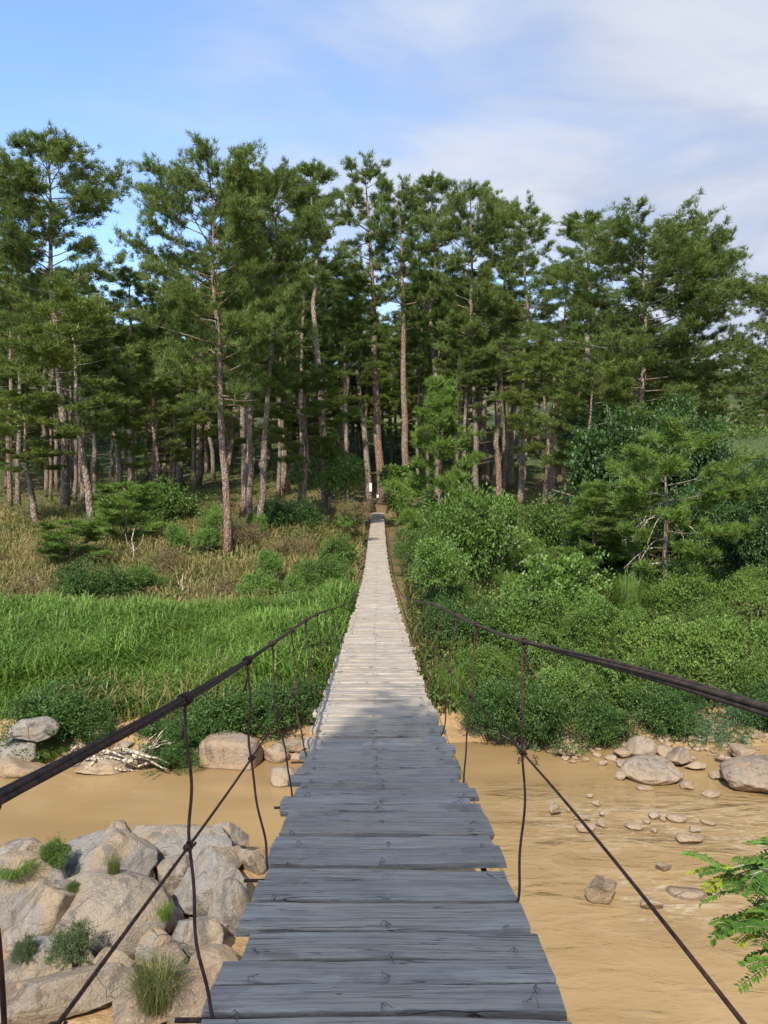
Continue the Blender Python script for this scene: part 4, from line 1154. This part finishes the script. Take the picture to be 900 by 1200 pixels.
FARL = [
 (32, 856, 62, 30, dict(seed=231, facets=8, z0=.75), 'flat topped grey boulder at the left bank edge'),
 (22, 882, 56, 40, dict(seed=232, facets=9, z0=.05), 'pale boulder under the flat topped one at left'),
 (20, 906, 60, 16, dict(seed=233, facets=6, z0=0., mat='rock_orange'), 'low orange ledge at the left water line'),
 (272, 882, 64, 40, dict(seed=234, box=.85, facets=3, cut=(.8, .95), rough=.03, z0=0., mat='rock_orange', rz=-.18), 'square tan boulder standing in the water left of the deck'),
 (322, 884, 34, 24, dict(seed=235, facets=7, z0=0., mat='rock_orange'), 'rounded orange stone right of the square boulder'),
 (343, 876, 36, 18, dict(seed=236, facets=7, z0=.1, mat='rock_orange', box=.4), 'flat orange stone against the deck'),
 (349, 889, 22, 9, dict(seed=237, facets=5, z0=0., mat='rock_tan'), 'tiny flat stone in the water by the deck'),
 (327, 913, 40, 24, dict(seed=238, facets=9, z0=0., mat='rock_tan', cut=(.45, .8)), 'angular tan stone alone in the calm water left of the deck'),
 (228, 888, 28, 24, dict(seed=239, facets=7, z0=0., mat='rock_tan'), 'pale stone left of the square boulder'),
 (122, 902, 70, 22, dict(seed=240, facets=9, z0=0., mat='rock_orange'), 'low orange rock under the driftwood'),
 (116, 858, 22, 14, dict(seed=241, facets=8, z0=.5, mat='rock_tan'), 'small tan stone above the driftwood'),
 (250, 868, 14, 10, dict(seed=242, facets=8, z0=.5, mat='rock_tan'), 'little pale stone under the wide dark bush'),
]
for px, py, w, h, kw, lb in FARL: place_rock(px, py, w, h, lb, GF, **kw)
RIGHT = [
 (754, 877, 32, 21, 'round orange boulder on the right shore', dict(facets=2, mat='rock_orange', rough=.03, z0=.1)),
 (776, 882, 26, 17, 'tilted orange slab right of the round boulder', dict(mat='rock_orange', cut=(.5, .8), z0=.05)),
 (797, 890, 38, 22, 'grey stained boulder behind the big pyramid boulder', dict(mat='rock_tan', z0=0)),
 (767, 905, 62, 31, 'big pyramid shaped boulder in the shallows on the right', dict(mat='rock_tan', facets=10, cut=(.5, .85), z0=0, rz=.3)),
 (730, 912, 16, 12, 'small dark stone left of the pyramid boulder', dict(z0=0)),
 (734, 899, 22, 9, 'flat pale stone above the small dark stone', dict(mat='rock_tan', z0=0)),
 (708, 896, 12, 8, 'little tan stone at the left end of the shore stones', dict(mat='rock_orange', z0=0)),
 (732, 885, 20, 10, 'low orange stone left of the round boulder', dict(mat='rock_orange', z0=.05)),
 (818, 901, 24, 12, 'pale orange stone right of the pyramid boulder', dict(mat='rock_orange', z0=0)),
 (807, 924, 20, 10, 'flat stone alone below the shore boulders', dict(mat='rock_tan', z0=0)),
 (850, 912, 28, 14, 'smooth wedge stone left of the large edge boulder', dict(mat='rock_tan', z0=0)),
 (872, 883, 36, 14, 'flat orange boulder on the right shore under the feathery bush', dict(mat='rock_orange', z0=.15)),
 (850, 890, 20, 9, 'flat stone left of the flat orange boulder', dict(mat='rock_orange', z0=.1)),
 (898, 916, 92, 36, 'large sloping boulder at the right picture edge', dict(mat='rock_tan', facets=9, cut=(.5, .85), z0=0, rz=.2)),
 (653, 950, 21, 19, 'pointed grey stone nearest the deck in the riffle', dict(cut=(.45, .8), z0=0)),
 (668, 952, 7, 6, 'tiny stone right of the pointed grey stone', dict(mat='rock_tan', z0=0)),
 (685, 961, 19, 11, 'tan stone in the left part of the riffle', dict(mat='rock_tan', z0=0)),
 (685, 973, 27, 11, 'flat wide stone below the tan riffle stone', dict(mat='rock_tan', z0=0)),
 (708, 969, 15, 11, 'stone right of the flat wide riffle stone', dict(mat='rock_tan', z0=0)),
 (702, 945, 11, 8, 'pale stone at the top of the riffle', dict(mat='rock_orange', z0=0)),
 (694, 936, 9, 5, 'tiny pale stone above the riffle', dict(mat='rock_tan', z0=0)),
 (707, 957, 8, 7, 'tiny stone in the middle of the left riffle', dict(z0=0)),
 (747, 971, 20, 10, 'low grey stone in the centre of the riffle', dict(z0=0)),
 (760, 966, 9, 6, 'small pale stone next to the low grey riffle stone', dict(mat='rock_tan', z0=0)),
 (767, 958, 15, 10, 'dark jagged stone at the riffle centre', dict(cut=(.4, .75), z0=0)),
 (780, 963, 12, 7, 'small orange stone right of the dark jagged stone', dict(mat='rock_orange', z0=0)),
 (796, 962, 20, 10, 'smooth pale oval stone in the right riffle', dict(mat='rock_tan', facets=2, z0=0)),
 (816, 976, 14, 8, 'small flat stone above the pale triangle stone', dict(mat='rock_tan', z0=0)),
 (832, 968, 17, 6, 'thin pale stone at the right end of the riffle', dict(mat='rock_orange', z0=0)),
 (812, 987, 28, 14, 'pale triangular stone lowest in the right riffle', dict(mat='rock_orange', facets=5, z0=0)),
 (770, 977, 8, 6, 'tiny stone below the riffle centre', dict(mat='rock_tan', z0=0)),
 (780, 1020, 19, 14, 'small grey stone alone in midstream', dict(z0=0)),
 (710, 1046, 42, 44, 'tall reddish boulder standing in the stream', dict(mat='rock_tan', cut=(.5, .85), depth=.8, z0=0, peak=-.15)),
 (766, 1066, 28, 17, 'broken pale stone right of the tall reddish boulder', dict(mat='rock_tan', cut=(.4, .8), z0=0)),
 (808, 1056, 40, 20, 'half sunken brown boulder beside the leafy branch', dict(mat='rock', facets=3, rough=.03, z0=-.12)),
 (728, 1117, 26, 16, 'almost sunken stone in the lower stream', dict(mat='rock', facets=3, rough=.03, z0=-.14)),
 (758, 929, 20, 6, 'washed over flat stone below the pyramid boulder', dict(mat='rock_tan', z0=-.03)),
 (836, 938, 24, 6, 'washed over flat stone below the wedge stone', dict(mat='rock_tan', z0=-.04)),
 (688, 892, 9, 7, 'lone small stone between the bush and the shore stones', dict(mat='rock_orange', z0=0)),
 (668, 880, 24, 14, 'pale stone under the dark overhanging bush', dict(mat='rock_orange', z0=.1)),
]
for i, (px, py, w, h, lb, kw) in enumerate(RIGHT):
    place_rock(px, py, w * 1.12, h * 1.15, lb, GK, seed=400 + i, sink=.18, name='boulder' if w > 25 else 'stone', cat='boulder' if w > 25 else 'stone', _kw=tuple(kw), **kw)
# rubble along the far shores: small loose stones, copies of five
base = [rock_mesh(500 + i, (.16, .13, .09), 11, (.4, .8), .06, 3, 'rock_orange' if i % 2 else 'rock_tan') for i in range(5)]
rr = random.Random(9)
for i in range(150):
    px = rr.uniform(655, 900) if i < 122 else rr.uniform(60, 350)
    py = rr.uniform(866, 896) if i < 122 else rr.uniform(878, 894)
    g = gpt(px, py); o = link('stone', rr.choice(base)); s = rr.uniform(.5, 1.5)
    o.scale = (s, s, s); o.location = (g[0], g[1], max(gz(g[0], g[1]), -.02) + .03); o.rotation_euler = (0, 0, rr.uniform(0, 6))
    tag(o, 'small loose stone in the rubble of the ' + ('right' if i < 122 else 'left') + ' shore', 'stone', 'loose stones of the ' + ('right' if i < 122 else 'left') + ' shore')
for i in range(46):
    px = rr.uniform(0, 300); py = rr.uniform(1000, 1195); g = gpt(px, py)
    o = link('stone', rr.choice(base)); s = rr.uniform(.5, 1.4); o.scale = (s, s, s)
    o.location = (g[0], g[1], gz(g[0], g[1]) + .03); o.rotation_euler = (0, 0, rr.uniform(0, 6))
    tag(o, 'small loose stone lying between the big boulders', 'stone', 'loose stones between the boulders')

# plants between the boulders
bpy.context.view_layer.update(); DG = bpy.context.evaluated_depsgraph_get()
def plant_on(key, px, py, w, h, Y, label, name='shrub', cat='shrub', lift=0.):
    st, fo = BP[key]
    o_ = Vector((0, 0, CZ)); dr_ = Vector(P(px, py + h * .42, 1.0)) - o_; dr_.normalize(); bt = None
    for _ in range(12):
        hit, loc, nrm_, idx, ob, mt = SC.ray_cast(DG, o_, dr_)
        if not hit: break
        if ob.name.startswith(('boulder', 'stone', 'ground')): bt = np.array(loc); break
        o_ = loc + dr_ * .02
    if bt is None: bt = P(px, py + h / 2, Y)
    Y = bt[1]
    e = empty(name, bt + np.array([0, 0, -.06]))
    if key not in BBX: BBX[key] = [(min(c.co[i] for c in fo.vertices), max(c.co[i] for c in fo.vertices)) for i in range(3)]
    bb = BBX[key]; s1 = w * Y / F / (bb[0][1] - bb[0][0]); sz = h * Y / F / bb[2][1]
    if key.startswith('tuft'): s1 *= 1.55; sz *= .85
    for nm, me in (('stem', st), ('foliage', fo)):
        if me: o = link(nm, me, e); o.scale = (s1, s1, sz * 1.1)
    tag(e, label, cat, GX)
for a in [
 ('mid_b', 62, 996, 46, 36, 14.2, 'green bush on the rocks beside the peaked boulder'),
 ('tuft_green', 18, 1012, 50, 16, 13.9, 'thin strip of grass between two left edge boulders', 'grass_clump', 'grass clump'),
 ('mid_b', 85, 1036, 22, 18, 12.9, 'tiny green plant on the shoulder of the largest boulder'),
 ('grey_a', 86, 1102, 64, 44, 11.3, 'grey green shrub in front of the largest smooth boulder'),
 ('grey_a', 30, 1108, 36, 30, 11.2, 'small grey green plant by the ridged slab'),
 ('tuft_green', 192, 1062, 22, 22, 12.2, 'green grass clump beside the small split stone', 'grass_clump', 'grass clump'),
 ('tuft_dry', 184, 1146, 92, 56, 10.4, 'dry straw coloured grass tuft among the lower rocks', 'grass_clump', 'grass clump'),
 ('tuft_dry', 133, 1010, 26, 30, 13.4, 'thin dry grass in the cleft of the peaked boulder', 'grass_clump', 'grass clump'),
]: plant_on(*a)

# driftwood tangle at the left bank
dw = MB(); r_ = np.random.default_rng(61)
c0 = gpt(122, 906)
for i in range(26):
    a = r_.uniform(-.5, .5) + (0 if r_.random() < .7 else 2.4); L = r_.uniform(.5, 1.5)
    b = np.array([r_.uniform(-1.0, .8), r_.uniform(-.3, .5), r_.uniform(.0, .35)])
    t = np.linspace(0, 1, 8)
    pth = b + np.stack([np.cos(a) * L * t, np.sin(a) * L * .4 * t + .08 * np.sin(t * 6 + i), .25 * np.sin(t * 2.5 + r_.uniform(0, 2)) * L * .6 + r_.normal(0, .02, 8)], 1)
    dw.tube(pth, np.linspace(.055, .015, 8) * r_.uniform(.6, 1.2), 6)
for i in range(12):
    b = np.array([.7, .1, .25]); a = r_.uniform(-.4, 1.0); t = np.linspace(0, 1, 7); L = r_.uniform(.6, 1.1)
    dw.tube(b + np.stack([L * t * np.cos(a), r_.normal(0, .2) * t, L * t * np.sin(a) + .05 * np.sin(t * 7 + i)], 1), np.linspace(.03, .008, 7), 5)
o = dw.build('driftwood', M['pale'], smooth=True); o.location = (c0[0], c0[1] + .2, 0.0)
tag(o, 'tangle of bleached driftwood roots at the left water line', 'driftwood')

# dead pale branches hanging from the tiered pine
pt = [o for o in bpy.data.objects if o.name.startswith('pine_tree') and 'tiered crown' in str(o.get('label', ''))][0]
db = MB(); r_ = np.random.default_rng(3)
for i in range(10):
    z = r_.uniform(1.6, 4.3); s_ = r_.choice([-1, 1]); t = np.linspace(0, 1, 8); L = r_.uniform(.7, 1.7)
    pth = np.stack([s_ * L * t, r_.normal(0, .3) * t - .2 * t, z + .15 * np.sin(t * 4) - r_.uniform(.1, 1.1) * t ** 2], 1)
    db.tube(pth, np.linspace(.03, .008, 8), 5)
    for k in (4, 6): db.tube(np.stack([pth[k], pth[k] + [s_ * .12, -.05, -.22], pth[k] + [s_ * .1, -.05, -.5]]), [.014, .01, .004], 4)
d_o = db.build('dead_branch', M['pale'], pt, True); d_o['label'] = 'bleached leafless branches hanging under the crown'

# white boards on the trees at the bridge end
for px, py, w, h, Y, lb in ((434.3, 571, .22, .82, 73.6, 'tall narrow white board fixed to the thin pine at bridge end'), (442.6, 581.5, .2, .28, 75.0, 'small white notice on the thick pine behind the bridge end')):
    c = P(px, py, Y); bm = bmesh.new(); bmesh.ops.create_cube(bm, size=1)
    for v in bm.verts: v.co.x *= w; v.co.y *= .03; v.co.z *= h
    bmesh.ops.bevel(bm, geom=bm.edges[:], offset=.006, segments=1)
    me = bpy.data.meshes.new('sign_board'); bm.to_mesh(me); bm.free(); me.materials.append(M['white'])
    o = link('sign_board', me); o.location = c; tag(o, lb, 'sign')
# anchor posts of the handrail cables
for s_, lb in ((-1, 'brown timber post on the left holding the handrail cable at the far end'), (1, 'brown timber post on the right holding the handrail cable at the far end')):
    x = float(deck_x(73.8)) + s_ * .88; z = gz(x, 73.8); mb = MB(); H = CZ + .45 - z
    mb.tube(np.array([[0, 0, -.3], [.02, 0, H * .5], [0, 0, H]]), [.13, .12, .11], 8)
    mb.tube(np.array([[0, -.02, H - .2], [0, .02, H - .05]]), [.15, .15], 8)
    o = mb.build('anchor_post', M['bark_red'], smooth=True); o.location = (x, 73.8, z); tag(o, lb, 'post', 'anchor posts of the bridge')

# ------------------------------------------------------------------ near acacia with feathery leaves (right edge)
def acacia(px, py, Y, seed, label):
    rg = np.random.default_rng(seed); e0 = P(px, py, Y)
    foot = np.array([3.3, 3.1, gz(3.3, 3.1)])
    e = empty('acacia_tree', foot); tm = MB(); fm = MB()
    top = np.array([2.5, Y + .1, e0[2] - .22])
    tm.tube(np.stack([foot - foot, (foot + top) / 2 - foot + np.array([.15, 0, 0]), top - foot]), [.09, .06, .04], 8)
    PP = []; OO = []; TT = []
    for i in range(72):
        tip = np.array([e0[0] + (rg.uniform(-.15, .7) if i < 56 else rg.uniform(.6, 1.5)), Y + rg.uniform(-.33, .33), 0])
        u = rg.random(); tip[2] = e0[2] + .24 - .5 * abs(u) + .03 * rg.normal()
        if tip[0] < e0[0] + .06: tip[2] = e0[2] + rg.choice([.15, -.02, -.18]) + rg.normal(0, .03)
        t = np.linspace(0, 1, 8)
        br = top + (tip - top) * t[:, None] + np.stack([0 * t, 0 * t, .18 * np.sin(t * math.pi)], 1)
        tm.tube(br - foot, np.linspace(.012, .003, 8), 5)
        for k in range(11):                       # compound leaves on the twig
            s = rg.uniform(.35, 1); b = np.array([np.interp(s, t, br[:, a]) for a in range(3)])
            a = rg.uniform(0, 6.28) if s < .9 else math.atan2(tip[1] - top[1], tip[0] - top[0]) + rg.normal(0, .7)
            L = rg.uniform(.12, .23); q = np.linspace(0, 1, 16); lift = rg.uniform(-.5, .35); tn = rg.random()
            fpath = b + np.stack([np.cos(a) * L * q, np.sin(a) * L * q, L * (lift * q - .25 * q * q)], 1)
            sd = np.array([-math.sin(a), math.cos(a), 0]); fw = norm(np.gradient(fpath, axis=0))
            for g in (-1, 1):
                PP.append(fpath); OO.append(fw * .35 + g * sd * 1.0); TT.append(np.clip(tn * .7 + rg.random(16) * .3, 0, 1) if tn < .9 else np.full(16, .98))
            tm.tube(fpath[::5] - foot, .0022, 3, caps=False)
    leaves(fm, np.concatenate(PP) - foot, np.concatenate(OO) * 3, .048, .022, rg, np.concatenate(TT), 0, .2)
    tm.build('trunk', M['twig'], e, True); fm.build('foliage', M['acacia'], e)
    tag(e, label, 'tree')
acacia(904, 1060, 3.6, 91, 'feathery leaved acacia branch reaching in from the right over the river')

# tree on the near bank, behind the viewer's left, whose limb shades the first planks
EL, AZ = R(43), R(14)
sun_dir = np.array([-math.cos(EL) * math.sin(AZ), -math.cos(EL) * math.cos(AZ), math.sin(EL)])
SD = norm(sun_dir)
def shade_tree():
    rg = np.random.default_rng(15)
    c = np.array([0, 3.3, 5.35]) + SD * 15; u = np.array([0, 1., 0]) - SD * SD[1]; u = norm(u)
    foot = np.array([-6.4, -9.5, gz(-5.4, -6.5)])
    e = empty('overhanging_tree', foot); tm = MB(); fm = MB()
    a = c - u * 1.9; b = c + u * 1.9
    tm.tube(np.stack([np.array([0, 0, -.3]), (a - foot) * .5 + np.array([-.3, 0, .3]), a - foot, c - foot, b - foot]), [.26, .22, .16, .1, .03], 9)
    n = 8500; s = rg.normal(0, .56, n)
    ax = np.cross(u, [0, 0, 1.]); ax = norm(ax); az = np.cross(ax, u)
    r = .85 * np.sqrt(np.clip(1 - .55 * s ** 2, .1, 1)); th = rg.uniform(0, 6.28, n); q = np.sqrt(rg.random(n))
    pos = c + u * (s * 2.0)[:, None] + ax * (r * q * np.cos(th))[:, None] + az * (r * q * np.sin(th))[:, None]
    leaves(fm, pos - foot, rg.normal(0, 1, (n, 3)), .17, .1, rg)
    tm.build('trunk', M['twig'], e, True); fm.build('crown', M['leaf_mid'], e)
    tag(e, 'leafy tree on the near bank leaning a limb over the bridge start', 'tree')
shade_tree()

# ------------------------------------------------------------------ light and sky
w = bpy.data.worlds.new('World'); SC.world = w; w.use_nodes = True
nt = w.node_tree; nt.nodes.clear()
out = nt.nodes.new('ShaderNodeOutputWorld'); bg = nt.nodes.new('ShaderNodeBackground'); sky = nt.nodes.new('ShaderNodeTexSky')
sky.sky_type = 'NISHITA'; sky.sun_disc = False; sky.sun_elevation = EL; sky.sun_rotation = math.atan2(SD[0], SD[1])
sky.air_density = 1.0; sky.dust_density = .3; sky.ozone_density = 3.6
tc = nt.nodes.new('ShaderNodeTexCoord'); sp = nt.nodes.new('ShaderNodeSeparateXYZ'); nt.links.new(tc.outputs['Generated'], sp.inputs[0])
def wm(op, a, b=0., c=None):
    n = nt.nodes.new('ShaderNodeMath'); n.operation = op
    for i, v in enumerate((a, b, c)):
        if v is None: continue
        if isinstance(v, (int, float)): n.inputs[i].default_value = v
        else: nt.links.new(v, n.inputs[i])
    return n.outputs[0]
def wmap(v, a, b, c, d):
    n = nt.nodes.new('ShaderNodeMapRange'); n.interpolation_type = 'SMOOTHSTEP'; nt.links.new(v, n.inputs[0])
    for i, x in enumerate((a, b, c, d)): n.inputs[i + 1].default_value = x
    return n.outputs[0]
# a high cloud sheet: the direction projected on a plane overhead
zz = wm('ADD', wm('MAXIMUM', sp.outputs[2], 0.), .12)
cx = wm('DIVIDE', sp.outputs[0], zz); cy = wm('DIVIDE', sp.outputs[1], zz)
cb = nt.nodes.new('ShaderNodeCombineXYZ'); nt.links.new(cx, cb.inputs[0]); nt.links.new(cy, cb.inputs[1])
mp = nt.nodes.new('ShaderNodeMapping'); nt.links.new(cb.outputs[0], mp.inputs[0]); mp.inputs['Scale'].default_value = (.8, 1.25, 1); mp.inputs['Rotation'].default_value = (0, 0, R(-28)); mp.inputs['Location'].default_value = (3.1, .4, 0)
def wnoise(scale, det, rough, dist):
    n = nt.nodes.new('ShaderNodeTexNoise'); nt.links.new(mp.outputs[0], n.inputs['Vector'])
    n.inputs['Scale'].default_value = scale; n.inputs['Detail'].default_value = det; n.inputs['Roughness'].default_value = rough; n.inputs['Distortion'].default_value = dist
    return n.outputs['Fac']
n1 = wnoise(.8, 6, .5, .2); n2 = wnoise(2.2, 5, .55, .3)
cover = wm('ADD', wm('MULTIPLY', n1, .62), wm('MULTIPLY', n2, .38))
cover = wm('ADD', cover, wm('MULTIPLY', cx, .17))
cf = wmap(cover, .3, .66, .03, .95)
mx = nt.nodes.new('ShaderNodeMix'); mx.data_type = 'RGBA'; nt.links.new(cf, mx.inputs[0]); nt.links.new(sky.outputs[0], mx.inputs[6])
ccol = nt.nodes.new('ShaderNodeMix'); ccol.data_type = 'RGBA'; nt.links.new(wmap(n2, .3, .7, 0, 1), ccol.inputs[0])
ccol.inputs[6].default_value = (1.45, 1.65, 2.15, 1); ccol.inputs[7].default_value = (2.3, 2.4, 2.65, 1)
nt.links.new(ccol.outputs[2], mx.inputs[7])
nt.links.new(mx.outputs[2], bg.inputs[0]); bg.inputs[1].default_value = .14
nt.links.new(bg.outputs[0], out.inputs[0])

sun = bpy.data.lights.new('sun', 'SUN'); sun.energy = 2.7; sun.angle = R(.5); sun.color = (1, .92, .79)
so = bpy.data.objects.new('sun', sun); COL.objects.link(so)
so.rotation_euler = Vector(SD).to_track_quat('Z', 'Y').to_euler(); so.location = SD * 50

cam = bpy.data.cameras.new('camera'); co = bpy.data.objects.new('camera', cam); COL.objects.link(co)
cam.sensor_fit = 'VERTICAL'; cam.sensor_height = 36; cam.lens = 36 * F / 1200; cam.clip_start = .05; cam.clip_end = 5000
co.location = (0, 0, CZ); co.rotation_euler = (R(90) - PITCH, 0, 0)
SC.camera = co
vs = SC.view_settings; vs.view_transform = 'Standard'; vs.look = 'None'; vs.exposure = 1.25; vs.gamma = 1; vs.use_curve_mapping = False
SC.cycles.max_bounces = 6; SC.cycles.diffuse_bounces = 3; SC.cycles.transmission_bounces = 3; SC.cycles.glossy_bounces = 2; SC.cycles.transparent_max_bounces = 4
SC.cycles.use_denoising = True; SC.cycles.caustics_reflective = False; SC.cycles.caustics_refractive = False
